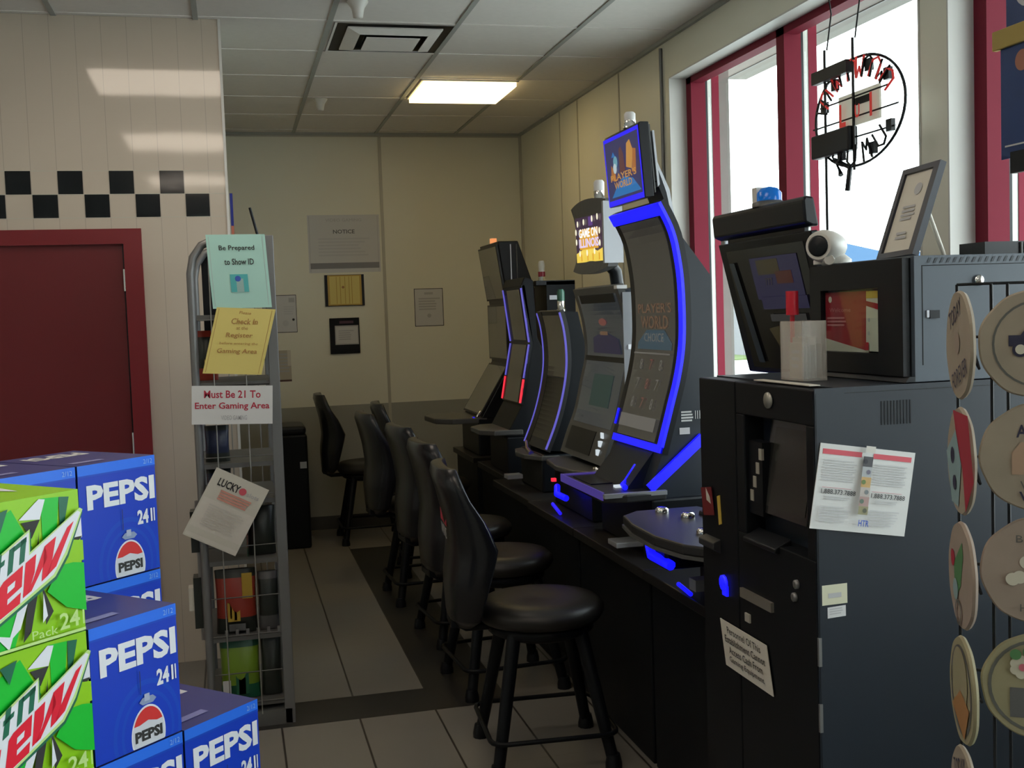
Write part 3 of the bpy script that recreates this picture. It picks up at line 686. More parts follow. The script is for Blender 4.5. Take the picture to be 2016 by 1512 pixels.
f = MB(); f.box((1.40, 3.0, 0.925), (1.41, 3.2, 0.931), E_BLUE2); mk('deck_light', f, dk)
f = MB(); f.tube([(1.30, 3.36, 0.865), (1.26, 3.34, 0.845), (1.245, 3.28, 0.815), (1.27, 3.18, 0.80)], 0.016, E_BLUE); mk('under_deck_light', f, R1)
f = MB(); f.box((1.26, 3.2, 0.78), (1.44, 3.40, 0.895), M_BLK); mk('deck_bracket', f, R1, 0.01)
f = MB(); f.box((1.31, 3.09, 0.735), (1.42, 3.14, 0.77), M_SILV); mk('bill_slot', f, R1); f = MB(); f.tube([(1.34, 3.30, 0.71), (1.34, 3.20, 0.70)], 0.007, E_BLUE); mk('slot_light', f, R1)
f = MB(); f.lathe((1.54, 3.02, 1.868), [(0.05, 0), (0.05, 0.012), (0.034, 0.018)], M_GREY, 18); f.lathe((1.54, 3.02, 1.886), [(0.036, 0), (0.036, 0.022), (0.025, 0.036), (0, 0.042)], mat('blue_lamp_cap', (0.0, 0.10, 0.42), 0.2, emis=(0, 0.15, 0.6), es=0.25), 18)
f.box((1.52, 3.06, 1.87), (1.55, 3.09, 1.93), M_WPL); mk('candle_lamp', f, R1)

# ---- machine 3: silver frame with bright topper
y0, y1 = 4.48, 5.10
R3 = root('slot_machine', (1.75, 4.79, 0), 'silver-framed slot machine with a small lit gold-and-white screen above it', 'slot machine')
stand(R3, 4.423, 5.16); lower(R3, y0+0.02, y1-0.02, 1.45, 0.90)
pr = smoothp([(1.577, 1.689), (1.612, 1.56), (1.626, 1.45), (1.624, 1.369), (1.60, 1.27), (1.566, 1.13), (1.522, 1.02), (1.49, 0.93)], 30)
f = MB(); f.prism_y([(x+0.015, z) for x, z in pr[1:]] + [(1.76, 0.90), (1.78, 1.4), (1.66, 1.68)], y0+0.01, y1-0.01, M_SLATE); mk('body', f, R3)
bz = bez('bezel', pr, y0, y1, M_GREY, R3, 0.03)
for a, b, mm in ((0.04, 0.40, M_SCRB), (0.43, 0.80, M_SCRB)):
    f = MB(); q = cut(pr, a, b, 16); f.ribbon(q, y0+0.04, y1-0.05, 0.003, mm, -0.002); C = Curved(f, offp(q, -0.003), y0+0.04, y1-0.05)
    if a < 0.2:
        C.rect(0.05, 0, 0.95, 0.14, M_BLK); C.circle(0.5, 0.45, 0.1, rd, ry=0.06); C.poly([(0.2, 0.95), (0.2, 0.7), (0.5, 0.6), (0.85, 0.72), (0.9, 0.95)], dp_); C.rect(0.4, 0.6, 0.6, 0.66, gd)
    else:
        C.rect(0.3, 0.2, 0.8, 0.7, mat('screen_dim_teal', (0.02, 0.04, 0.04), 0.2, emis=(0.05, 0.14, 0.13), es=0.15))
    mk('screen', f, bz)
f = MB(); f.ribbon(cut(pr, 0.40, 0.43, 3), y0+0.03, y1-0.03, 0.004, M_BLK, -0.004); mk('screen_divider', f, bz); f = MB(); f.ribbon(cut(pr, 0.83, 0.97, 5), y0+0.20, y1-0.06, 0.004, M_BLK, -0.003)
mk('service_panel', f, bz)
for k in range(3):
    f = MB(); f.box((1.500+0.012*(2-k), y0+0.085, 0.965+0.036*(2-k)), (1.53, y0+0.115, 0.990+0.036*(2-k)), E_WHT); mk('lit_button', f, bz)
f = MB(); f.box((1.60, y0-0.006, 1.00), (1.66, y0, 1.66), M_SILV); f.box((1.575, y0-0.008, 1.675), (1.62, y0+0.03, 1.69), M_WHITE); f.box((1.62, y0-0.012, 1.42), (1.635, y0, 1.44), E_WHT); mk('side_trim', f, R3)
f = MB(); f.prism_z([(1.40, 5.03), (1.47, 5.10), (1.58, 5.12), (1.58, 4.46), (1.46, 4.50), (1.395, 4.60), (1.375, 4.8)][::-1], 0.88, 0.905, M_GREY); dk = mk('button_deck', f, R3, 0.006)
f = MB(); f.lathe((1.50, 4.57, 0.905), [(0.022, 0), (0.022, 0.012), (0, 0.014)], M_CHROME, 12); f.box((1.50, 4.48, 0.905), (1.515, 4.50, 0.93), E_WHT); mk('deck_button', f, dk)
f = MB(); f.tube([(1.40, 4.86, 0.80), (1.38, 4.80, 0.775), (1.40, 4.72, 0.765)], 0.014, E_BLUE); f.tube([(1.37, 4.84, 0.725), (1.37, 4.72, 0.70)], 0.008, E_BLUE2); f.box((1.38, 4.87, 0.82), (1.40, 4.89, 0.835), E_RED); mk('under_deck_light', f, R3)
# topper, slightly bowed
pt = smoothp([(1.585, 2.065), (1.597, 2.03), (1.612, 1.92), (1.60, 1.80), (1.588, 1.775)], 12)
f = MB(); n = 10; gx = []
for side in (0, 1):
    for i in range(n+1):
        t = i/n; y = 4.62+0.50*t; bow = 0.022*(1-(2*t-1)**2)
        for j, (x, z) in enumerate(resample(pt, 8)):
            zz = z + (bow if j == 0 else -bow if j == 7 else 0)
            gx.append((x-0.012*(1-(2*t-1)**2)+0.045*side, y, zz))
fs = []
W8 = 8
for i in range(n):
    for j in range(7):
        a = i*W8+j; fs.append((a, a+1, a+W8+1, a+W8)); b = (n+1)*W8 + a; fs.append((b, b+W8, b+W8+1, b+1))
    for j in (0, 7):
        a = i*W8+j; b = (n+1)*W8+a; fs.append((a, a+W8, b+W8, b) if j == 0 else (a, b, b+W8, a+W8))
for i in (0, n):
    for j in range(7):
        a = i*W8+j; b = (n+1)*W8+a; fs.append((a, b, b+1, a+1) if i == 0 else (a, a+1, b+1, b))
f.add(gx, fs, M_GREY); tp = mk('topper', f, R3)
f = MB(); P = Panel(f, (1.588, 5.06, 2.018), (1.588, 4.675, 2.010), (1.592, 5.06, 1.812)); P.k = 2
P.rect(0, 0, 1, 1, emit('topper_dark', (0.04, 0.015, 0.05), 0.8)); P.rect(0.5, 0.02, 0.66, 0.22, emit('topper_purple', (0.12, 0.05, 0.25), 0.8))
yy = emit('topper_yellow', (1.0, 0.72, 0.10), 0.85); yo = emit('topper_amber', (0.9, 0.45, 0.03), 0.8); ww = emit('topper_bright', (0.9, 0.98, 1.0), 1.1); lv = emit('topper_lilac', (0.75, 0.65, 1.0), 1.0); bu = emit('bulb_white', (1.0, 0.95, 0.7), 1.0)
P.poly([(0, 0.80), (0.3, 0.70), (0.6, 0.70), (0.8, 0.78), (1, 0.72), (1, 1), (0, 1)], yy)
for a in (0.18, 0.42, 0.62, 0.85): P.rect(a, 0.82, a+0.04, 0.97, yo)
P.rect(0.16, 0.27, 0.86, 0.72, yo); P.text('GAME ON', 0.5, 0.36, 0.20, ww, 0.70, 0.03); P.text('ILLINOIS', 0.52, 0.58, 0.20, lv, 0.74, 0.03)
for (a, b) in ((0.12, 0.14), (0.36, 0.12), (0.68, 0.08), (0.88, 0.06), (0.06, 0.32), (0.07, 0.54), (0.95, 0.36), (0.95, 0.62), (0.2, 0.8), (0.48, 0.8), (0.76, 0.78)): P.circle(a, b, 0.03, bu, ry=0.07)
mk('topper_screen', f, tp)
f = MB(); f.box((1.575, 4.615, 1.79), (1.66, 4.62, 2.055), M_SILV); f.box((1.57, 4.605, 1.79), (1.585, 4.625, 2.055), M_SILV); mk('side_trim', f, tp)
f = MB(); f.tube([(1.64, 4.84, 1.83), (1.70, 4.84, 1.76), (1.72, 4.84, 1.60)], 0.03, M_BLK, 10); mk('topper_arm', f, R3)
candle(R3, 1.62, 4.80, 2.075, M_WHITE, 0.024, 0.095)

# ---- machine 4: purple edge lights
y0, y1 = 5.36, 5.79
R4 = root('slot_machine', (1.75, 5.57, 0), 'slim curved slot machine edged with thin purple light strips', 'slot machine')
stand(R4, 5.163, 5.93, 1.37); lower(R4, y0, y1, 1.47, 0.88)
pr = smoothp([(1.583, 1.592), (1.603, 1.51), (1.614, 1.40), (1.610, 1.29), (1.585, 1.16), (1.545, 1.03), (1.49, 0.90)], 28)
f = MB(); f.prism_y([(x+0.012, z) for x, z in pr] + [(1.72, 0.88), (1.72, 1.4), (1.68, 1.585)], y0+0.005, y1-0.005, M_BLK2); mk('body', f, R4)
bz = bez('bezel', pr, y0, y1, M_DGREY, R4, 0.025)
f = MB(); f.ribbon(cut(pr, 0.03, 0.47, 14), y0+0.02, y1-0.07, 0.003, M_SCRD, -0.002); f.ribbon(cut(pr, 0.0, 0.98, 20), y1-0.10, y1-0.03, 0.003, M_BLK, -0.003); mk('screen', f, bz)
f = MB(); f.ribbon(cut(pr, 0.48, 0.93, 14), y0+0.02, y1-0.05, 0.003, M_SCRK, -0.002); mk('screen', f, bz)
f = MB(); f.ribbon(cut(pr, 0.01, 0.99, 30), y0-0.002, y0+0.010, 0.008, E_LAV, -0.004); f.ribbon(cut(pr, 0.01, 0.99, 30), y1-0.010, y1+0.002, 0.008, E_LAV, -0.004); mk('light_strip', f, R4)
f = MB(); f.prism_z([(1.43, 5.75), (1.50, 5.80), (1.56, 5.80), (1.56, 5.34), (1.47, 5.36), (1.41, 5.48), (1.40, 5.62)][::-1], 0.85, 0.875, M_GREY); mk('button_deck', f, R4, 0.005)
f = MB(); f.tube([(1.50, 5.76, 0.905), (1.46, 5.60, 0.885), (1.44, 5.45, 0.88)], 0.014, M_CHROME); mk('chrome_trim', f, R4)
candle(R4, 1.665, 5.60, 1.59, E_GRN if False else mat('green_lens', (0.03, 0.12, 0.08), 0.3), 0.020, 0.12)
f = MB(); f.box((1.35, 5.60, 0.735), (1.43, 5.68, 0.755), M_SILV); mk('ticket_slot', f, R4)

# ---- machine 5: blue / red strips
y0, y1 = 6.08, 6.52
R5 = root('slot_machine', (1.75, 6.30, 0), 'slot machine with side strips glowing blue above and red below', 'slot machine')
stand(R5, 5.933, 6.74, 1.46); lower(R5, y0, y1, 1.47, 0.90)
pr = [(1.580, 1.742), (1.618, 1.42), (1.578, 1.215), (1.553, 1.08)]
f = MB(); f.prism_y([(1.60, 1.79), (1.578, 1.742)] + [(x+0.012, z) for x, z in pr[1:]] + [(1.46, 0.90), (1.80, 0.88), (1.78, 1.2), (1.665, 1.45), (1.65, 1.77)], y0, y1, M_BLK2); mk('body', f, R5, 0.006)
bz = bez('bezel', pr, y0, y1, M_BLK, R5, 0.02)
f = MB(); f.ribbon(cut(pr, 0.03, 0.46, 8), y0+0.06, y1-0.09, 0.003, M_SCRD, -0.002); mk('screen', f, bz)
f = MB(); f.ribbon(cut(pr, 0.50, 0.99, 10), y0+0.06, y1-0.06, 0.003, M_SCRD, -0.002); mk('screen', f, bz)
for yy0 in (y0, y1-0.014):
    f = MB(); f.ribbon(cut(pr, 0.02, 0.475, 10), yy0, yy0+0.014, 0.01, E_LAV, -0.006); mk('light_strip', f, R5); f = MB(); f.ribbon(cut(pr, 0.495, 0.78, 8), yy0, yy0+0.014, 0.01, E_LAV, -0.006); mk('light_strip', f, R5); f = MB(); f.ribbon(cut(pr, 0.79, 0.99, 6), yy0, yy0+0.018, 0.01, E_RED, -0.006); mk('light_strip', f, R5)
f = MB(); f.prism_z([(1.33, 6.40), (1.40, 6.50), (1.56, 6.52), (1.56, 6.06), (1.40, 6.08), (1.33, 6.18)][::-1], 0.91, 0.94, M_GREY); mk('button_deck', f, R5, 0.006)
f = MB(); f.box((1.54, 6.48, 1.0), (1.555, 6.50, 1.03), E_GRN); mk('bill_light', f, R5)
f = MB(); f.box((1.76, 6.2, 0.95), (1.93, 6.46, 1.765), M_BLK2); f.box((1.70, 6.2, 1.745), (1.93, 6.46, 1.77), M_BLK); f.box((1.775, 6.195, 1.66), (1.86, 6.2, 1.685), M_SILV); mk('top_box', f, R5)
candle(R5, 1.79, 6.40, 1.768, mat('lamp_cap_white', (0.6, 0.58, 0.5), 0.3), 0.020, 0.13)
f = MB(); f.lathe((1.79, 6.40, 1.80), [(0.0215, 0), (0.0215, 0.028)], mat('lamp_red_band', (0.30, 0.02, 0.04), 0.3), 14); mk('lamp_band', f, R5)

# ---- machine 6: three tall blank panels by the back wall
y0, y1 = 6.97, 7.50
R6 = root('slot_machine', (1.85, 7.24, 0), 'tallest far slot machine with three blank panels stepping up, nearest the back wall', 'slot machine')
stand(R6, 6.90, 7.57, 1.47); lower(R6, y0, y1, 1.50, 0.93, 2.1)
f = MB(); f.prism_y([(1.668, 2.05), (1.72, 1.66), (1.722, 1.27), (1.52, 0.93), (1.98, 0.93), (1.95, 1.6), (1.80, 2.05)], y0, y1, M_BLK); mk('body', f, R6, 0.006)
for k, q in enumerate(([(1.664, 2.03), (1.714, 1.68)], [(1.716, 1.65), (1.718, 1.29)], [(1.712, 1.255), (1.52, 0.945)])):
    bz = bez('bezel', q, y0+0.004, y1-0.004, M_DGREY, R6, 0.012, -0.010)
    f = MB(); f.ribbon(cut(q, 0.03, 0.97, 2), y0+0.02, y1-0.02, 0.003, M_SCRD, -0.0115); mk('screen', f, bz)
f = MB(); f.box((1.745, y0-0.006, 1.3), (1.752, y0, 2.03), M_SILV); f.box((1.785, y0-0.006, 1.6), (1.79, y0, 2.03), M_GREY); mk('side_trim', f, R6)
f = MB(); f.prism_z([(1.22, 7.36), (1.30, 7.48), (1.56, 7.50), (1.56, 6.97), (1.34, 6.98), (1.24, 7.08)][::-1], 0.90, 0.935, M_GREY); mk('button_deck', f, R6, 0.006)
f = MB(); f.box((1.70, 7.28, 2.05), (1.735, 7.33, 2.09), E_ORG); mk('candle_lamp', f, R6)
f = MB(); f.tube([(1.50, 7.0, 0.94), (1.52, 7.0, 0.97), (1.55, 7.0, 0.94)], 0.01, M_CHROME); mk('bill_slot', f, R6); f = MB(); f.box((1.47, 6.98, 0.92), (1.48, 7.0, 0.94), E_BLUE2); mk('bill_light', f, R6)

# ================================================================== CASH KIOSK (ATM)
KX, KY0, KY1, KZ = 1.15, 2.08, 2.66, 1.408
RK = root('cash_kiosk', (1.55, 2.37, 0), 'black cash machine with keypad recess and paper notices, in the right foreground', 'cash machine')
f = MB(); f.box((1.20, KY0, 0.0), (1.98, KY1, KZ), M_SLATE)
for k in range(10):
    x = 1.305+k*0.0075; f.box((x, KY0-0.001, 1.325), (x+0.003, KY0+0.005, 1.375), M_BLK)
f.box((1.155, KY0-0.0006, 1.395), (1.98, KY0+0.001, 1.397), M_BLK)
f.box((1.152, KY0-0.0015, 0.0), (1.22, KY0+0.002, KZ), M_SLATE); f.box((1.154, KY0-0.002, 0.0), (1.1555, KY0+0.001, KZ-0.01), M_BLK)
mk('body', f, RK)
f = MB(); f.prism_y([(KX, 1.405), (KX, 0.0), (1.205, 0.0), (1.205, 1.405)], 2.452, KY1, M_BLK2)
mk('door', f, RK, 0.003)
# right fascia with recess
M_SIDE = M_SLATE
f = MB()
f.prism_y([(KX, 1.405), (KX, 1.33), (1.205, 1.33), (1.205, 1.405)], KY0, 2.448, M_BLK2)
f.box((KX, KY0, 0.0), (1.205, 2.448, 1.05), M_BLK2)
f.box((KX, KY0, 1.05), (1.205, KY0+0.035, 1.33), M_BLK2); f.box((KX, 2.405, 1.05), (1.205, 2.448, 1.33), M_BLK2)
fa = mk('fascia', f, RK, 0.003)
f = MB(); P = Panel(f, (1.190, 2.34, 1.325), (1.190, 2.125, 1.325), (1.165, 2.36, 1.11)); f.add([P.pos(0, 0), P.pos(1, 0), P.pos(1, 1), P.pos(0, 1), P.pos(0, 0, -.01), P.pos(1, 0, -.01), P.pos(1, 1, -.01), P.pos(0, 1, -.01)], [(3, 2, 1, 0), (4, 5, 6, 7), (0, 1, 5, 4), (1, 2, 6, 5), (2, 3, 7, 6), (3, 0, 4, 7)], M_SCRK)
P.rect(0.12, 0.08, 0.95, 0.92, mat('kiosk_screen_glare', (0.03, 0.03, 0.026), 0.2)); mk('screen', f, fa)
f = MB(); f.prism_y([(1.160, 1.27), (1.160, 1.10), (1.19, 1.10), (1.19, 1.27)], 2.335, 2.405, M_BLK2); mk('button_strip', f, fa)
for k in range(4):
    t = k/3; f = MB(); yy_ = 2.342+0.046*t; zz_ = 1.243-0.10*t
    f.box((1.158, yy_-0.0075, zz_-0.013), (1.164, yy_+0.0075, zz_+0.013), mat('ivory_button', (0.33, 0.31, 0.26), 0.4)); mk('side_button', f, fa)
f = MB(); f.lathe((KX-0.002, 2.274, 1.372), [(0.018, 0), (0.018, 0.004), (0.0, 0.005)], mat('dull_logo_silver', (0.35, 0.34, 0.30), 0.35, 0.5), 20, Matrix.Rotation(-PI/2, 4, 'Y')); mk('badge', f, fa)
f = MB(); f.box((KX-0.008, 2.272, 0.895), (KX+0.01, 2.43, 0.917), mat('dispenser_steel', (0.25, 0.23, 0.2), 0.4, 0.5)); f.box((KX-0.004, 2.39, 0.84), (KX+0.01, 2.415, 0.86), mat('lock_cream', (0.4, 0.38, 0.32), 0.4)); mk('cash_slot', f, fa)
f = MB(); f.prism_y([(KX-0.012, 1.045), (KX-0.012, 1.035), (1.18, 1.03), (1.18, 1.065)], 2.24, 2.40, M_BLK); mk('keypad_shelf', f, fa, 0.003)
for (y, z) in ((2.16, 0.985), (2.17, 0.955)):
    f = MB(); f.lathe((KX-0.001, y, z), [(0.010, 0), (0.010, 0.006), (0.006, 0.008)], M_STEEL, 12, Matrix.Rotation(-PI/2, 4, 'Y')); mk('lock', f, fa)
for z in (0.86, 0.72, 0.50, 0.30):
    f = MB(); f.box((1.150, KY0-0.005, z-0.03), (1.157, KY0+0.001, z+0.03), M_STEEL); mk('hinge', f, RK)
f = MB(); f.prism_y([(KX-0.02, 1.00), (KX-0.02, 0.985), (KX+0.005, 0.97), (KX+0.005, 1.01)], 2.55, 2.64, M_DGREY); mk('bill_shelf', f, RK, 0.002)
f = MB(); f.lathe((KX-0.001, 2.53, 0.905), [(0.020, 0), (0.020, 0.006), (0.0, 0.007)], E_BLUE, 10, Matrix.Rotation(-PI/2, 4, 'Y')); f.box((KX-0.006, 2.51, 0.875), (KX, 2.535, 0.9), E_BLUE); mk('card_light', f, RK)
f = MB(); P = Panel(f, (1.161, KY0-0.001, 0.999), (1.219, KY0-0.001, 1.0), (1.161, KY0-0.001, 0.957)); P.rect(0, 0, 1, 1, mat('cream_label', (0.58, 0.57, 0.42), 0.5)); P.rect(0.24, 0.42, 0.76, 0.66, M_INKG); o = mk('label_sticker', f, RK)
f = MB(); P = Panel(f, (1.173, KY0-0.001, 0.952), (1.215, KY0-0.001, 0.954), (1.173, KY0-0.001, 0.929)); P.rect(0, 0, 1, 1, M_GREYP); P.lines(0.1, 0.9, 0.15, 0.8, 3, M_INKG); mk('label_sticker', f, RK)
# brochures on the left column
m, P = paper('', (KX-0.006, 2.650, 1.125), (KX-0.006, 2.588, 1.135), (KX-0.004, 2.640, 1.055), '', '', mat('brochure_maroon', (0.16, 0.012, 0.015), 0.5)); P.poly([(0.5, 0.0), (0.8, 0.35), (0.85, 0.6), (0.45, 0.45)], M_CREAMP); fin('brochure', m, 'small dark red leaflet on the front of the cash machine', 'leaflet')
m, P = paper('', (KX-0.003, 2.560, 1.115), (KX-0.003, 2.545, 1.12), (KX-0.003, 2.552, 1.045), '', '', mat('yellow_slip', (0.55, 0.38, 0.06), 0.5)); fin('paper_slip', m, 'narrow yellow slip beside the dark red leaflet', 'slip')
# big notice, near side
TL, TR, BL = V((1.163, KY0-0.0045, 1.297)), V((1.382, KY0-0.0045, 1.262)), V((1.134, KY0-0.0045, 1.122))
m, P = paper('', TL, TR, BL, '', '', M_WHITE)
P.rect(0.03, 0.06, 0.44, 0.12, M_INKR2); P.rect(0.56, 0.06, 0.965, 0.12, M_INKR2)
for a in (0.05, 0.58): P.lines(a, a+0.35, 0.18, 0.44, 9, M_INKL, 0.45, 0.12)
for a in (0.06, 0.58): P.text('1.888.373.7888', a+0.18, 0.55, 0.055, M_INK, 0.36, 0.01); P.lines(a+0.05, a+0.32, 0.60, 0.65, 2, M_INKL); P.lines(a, a+0.36, 0.50, 0.515, 1, mat('pink_ink', (0.6, 0.35, 0.38)))
for a in (0.06, 0.58): P.lines(a, a+0.33, 0.72, 0.92, 6, M_INKL, 0.4, 0.3)
pc = [(0.10, 0.22, (0.08, 0.08, 0.09)), (0.22, 0.34, (0.40, 0.42, 0.44)), (0.34, 0.46, (0.55, 0.36, 0.15)), (0.46, 0.57, (0.5, 0.45, 0.42)), (0.57, 0.68, (0.42, 0.28, 0.26)), (0.68, 0.78, (0.30, 0.28, 0.16))]
for i, (a, b, c) in enumerate(pc):
    P.rect(0.445, a, 0.545, b, mat('photo_strip_%d' % i, c, 0.6)); P.circle(0.49+0.02*((i % 2)*2-1), (a+b)/2, 0.022, mat('photo_blob_%d' % i, (c[1]*0.4, c[0]*0.4, c[2]*0.5), 0.6))
P.text('HTR', 0.515, 0.88, 0.075, M_INKBL, 0.11, 0.02)
P.rect(0.44, -0.025, 0.54, 0.05, M_WPL)
fin('hotline_notice', m, 'white two-column hotline notice taped to the near side of the cash machine', 'notice')
TL, TR, BL = V((KX-0.006, 2.551, 0.812)), V((KX-0.006, 2.303, 0.812)), V((KX-0.006, 2.521, 0.703))
m, P = paper('', TL, TR, BL, '', '', M_CREAMP)
for i, t in enumerate(('Personnel Of This', 'Establishment Cannot', 'Access Cash From', 'Gaming Equipment')): P.text(t, 0.5, 0.17+0.21*i, 0.155, M_INK, (0.72, 0.86, 0.72, 0.74)[i], 0.008)
fin('door_notice', m, 'cream four-line notice plate on the front door of the cash machine', 'notice')

# cabinet on top
CX0, CX1, CY0, CY1, CZ0, CZ1 = 1.37, 1.96, 2.085, 2.485, KZ+0.002, 1.675
RC = root('equipment_cabinet', (1.6, 2.28, CZ0), 'blue-grey metal equipment cabinet with a glazed door on top of the cash machine', 'cabinet')
f = MB(); f.box((CX0+0.02, CY0, CZ0), (CX1, CY1, CZ1), M_CAB)
f.box((1.408, CY0-0.0008, 1.445), (1.411, CY0+0.002, 1.655), M_BLK); f.box((1.408, CY0-0.0008, 1.653), (1.96, CY0+0.002, 1.655), M_BLK)
f.prism_y([(CX0-0.005, CZ0), (1.39, CZ0), (1.39, CZ0+0.012), (CX0+0.005, CZ0+0.012)], CY0-0.002, CY1, M_BLK)
for k in range(34):
    x = 1.42+k*0.0155; f.add([(x, CY0-0.001, 1.659), (x+0.006, CY0-0.001, 1.659), (x+0.012, CY0-0.001, 1.670), (x+0.006, CY0-0.001, 1.670)], [(0, 1, 2, 3)], M_SLATE)
mk('body', f, RC, 0.002)
f = MB(); gy0, gy1, gz0, gz1 = 2.19, 2.435, 1.468, 1.612
for a, b in (((CX0, CY0+0.012, CZ0+0.012), (CX0+0.02, gy0, CZ1-0.004)), ((CX0, gy1, CZ0+0.012), (CX0+0.02, CY1, CZ1-0.004)), ((CX0, gy0, gz1), (CX0+0.02, gy1, CZ1-0.004)), ((CX0, gy0, CZ0+0.012), (CX0+0.02, gy1, gz0))): f.box(a, b, M_BLK)
dr = mk('door', f, RC)
f = MB(); f.box((CX0+0.004, gy0, gz0), (CX0+0.007, gy1, gz1), M_GLASS); mk('pane', f, dr)
f = MB(); f.lathe((1.545, CY0-0.001, 1.620), [(0.012, 0), (0.012, 0.004), (0.007, 0.008), (0, 0.009)], M_CHROME, 14, Matrix.Rotation(PI/2, 4, 'X')); mk('lock', f, RC)
f = MB(); f.box((1.425, CY0-0.004, 1.543), (1.448, CY0, 1.560), M_BLK); f.box((1.418, CY0-0.003, 1.545), (1.424, CY0, 1.560), M_SILV); mk('latch', f, RC)
m, P = paper('', (CX0+0.012, gy1-0.002, gz1-0.005), (CX0+0.012, gy0+0.055, gz1-0.005), (CX0+0.012, gy1-0.002, gz0+0.001), '', '', mat('leaflet_red', (0.34, 0.015, 0.03), 0.4))
P.circle(0.12, 0.12, 0.04, M_CREAMP); P.text('Welcome', 0.35, 0.30, 0.07, mat('leaflet_pink', (0.55, 0.2, 0.22)), 0.5); P.lines(0.05, 0.5, 0.42, 0.6, 3, MATS['leaflet_pink']); P.poly([(0, 0.78), (0.6, 0.9), (1, 0.98), (1, 1), (0, 1)], M_CREAMP)
fin('leaflet', m, 'red leaflet behind the glass door of the cabinet', 'leaflet')
m, P = paper('', (CX0+0.009, gy0+0.060, gz1-0.006), (CX0+0.009, gy0+0.004, gz1-0.006), (CX0+0.009, gy0+0.064, gz0+0.004), '', '', M_CREAMP)
P.rect(0, 0, 1, 0.12, mat('leaflet_gold', (0.6, 0.40, 0.06))); P.poly([(0, 0.16), (1, 0.22), (1, 0.32), (0, 0.24)], MATS['leaflet_red']); P.circle(0.25, 0.48, 0.08, M_INKG); P.circle(0.25, 0.7, 0.08, M_INKG); P.rect(0.0, 0.85, 0.25, 0.98, MATS['leaflet_red'])
fin('leaflet', m, 'tall white leaflet with a gold top edge behind the cabinet glass', 'leaflet')
# items on top
f = MB(); f.box((1.625, 2.17, 1.676), (1.78, 2.26, 1.706), M_BLK)
for k in range(4): f.box((1.715+k*0.012, 2.165, 1.678), (1.719+k*0.012, 2.17, 1.704), M_GREY)
fin('network_switch', f, 'flat black box with ribbed end on top of the equipment cabinet', 'electronics')
RF = root('certificate_frame', (1.51, 2.27, 1.676), 'leaning black picture frame holding a certificate on top of the cabinet', 'picture frame')
f = MB(); P = Panel(f, (1.542, 2.345, 1.884), (1.541, 2.20, 1.889), (1.468, 2.345, 1.678))
def slab(mb, P, x0, y0_, x1, y1_, a, b, m):
    vs = [P.pos(x, y, o) for o in (a, b) for x, y in ((x0, y0_), (x1, y0_), (x1, y1_), (x0, y1_))]
    mb.add(vs, [(3, 2, 1, 0), (4, 5, 6, 7), (0, 1, 5, 4), (1, 2, 6, 5), (2, 3, 7, 6), (3, 0, 4, 7)] if a < b else [(0, 1, 2, 3), (7, 6, 5, 4)], m)
mfr = mat('frame_navy_black', (0.018, 0.022, 0.035), 0.4)
for q in ((0, 0, 1, 0.06), (0, 0.94, 1, 1), (0, 0.06, 0.10, 0.94), (0.86, 0.06, 1, 0.94)): slab(f, P, *q, -0.012, 0.004, mfr)
mk('frame', f, RF)
f = MB(); slab(f, P, 0.1, 0.06, 0.86, 0.94, -0.010, -0.002, M_CREAMP); P2 = Panel(f, P.pos(0.1, 0.06), P.pos(0.86, 0.06), P.pos(0.1, 0.94)); P2.k = -2
P2.circle(0.6, 0.22, 0.13, M_INKG); P2.lines(0.25, 0.75, 0.42, 0.62, 4, M_INKG, 0.6); P2.lines(0.3, 0.75, 0.75, 0.86, 2, M_INKG, 0.6); mk('certificate', f, RF)
f = MB(); f.tube([(1.52, 2.23, 1.79), (1.565, 2.23, 1.678)], 0.005, M_CREAMP, 6); mk('easel_leg', f, RF)
RS = root('security_camera', (1.41, 2.43, 1.676), 'white dome-necked camera with a black lens on the cabinet corner', 'camera')
ax = V((-0.84, -0.54, 0.0)).normalized(); rot = ax.to_track_quat('Z', 'Y').to_matrix().to_4x4(); c0 = V((1.392, 2.44, 1.718))
f = MB(); f.lathe(c0 - ax*0.01, [(0.0, -0.062), (0.020, -0.055), (0.032, -0.03), (0.038, 0.0), (0.039, 0.03), (0.035, 0.048), (0.032, 0.052)], M_WPL, 24, rot); mk('housing', f, RS)
f = MB(); f.lathe(c0 + ax*0.039, [(0.025, 0), (0.025, 0.006), (0.020, 0.008), (0, 0.009)], M_BLK, 24, rot); mk('lens', f, RS)
f = MB(); f.lathe((1.415, 2.455, 1.676), [(0.045, 0), (0.045, 0.010), (0.030, 0.022), (0.018, 0.03)], M_WPL, 20); f.tube([c0 - V((0, 0, 0.03)), (1.375, 2.40, 1.684)], [0.02, 0.012], M_WPL); mk('base', f, RS)
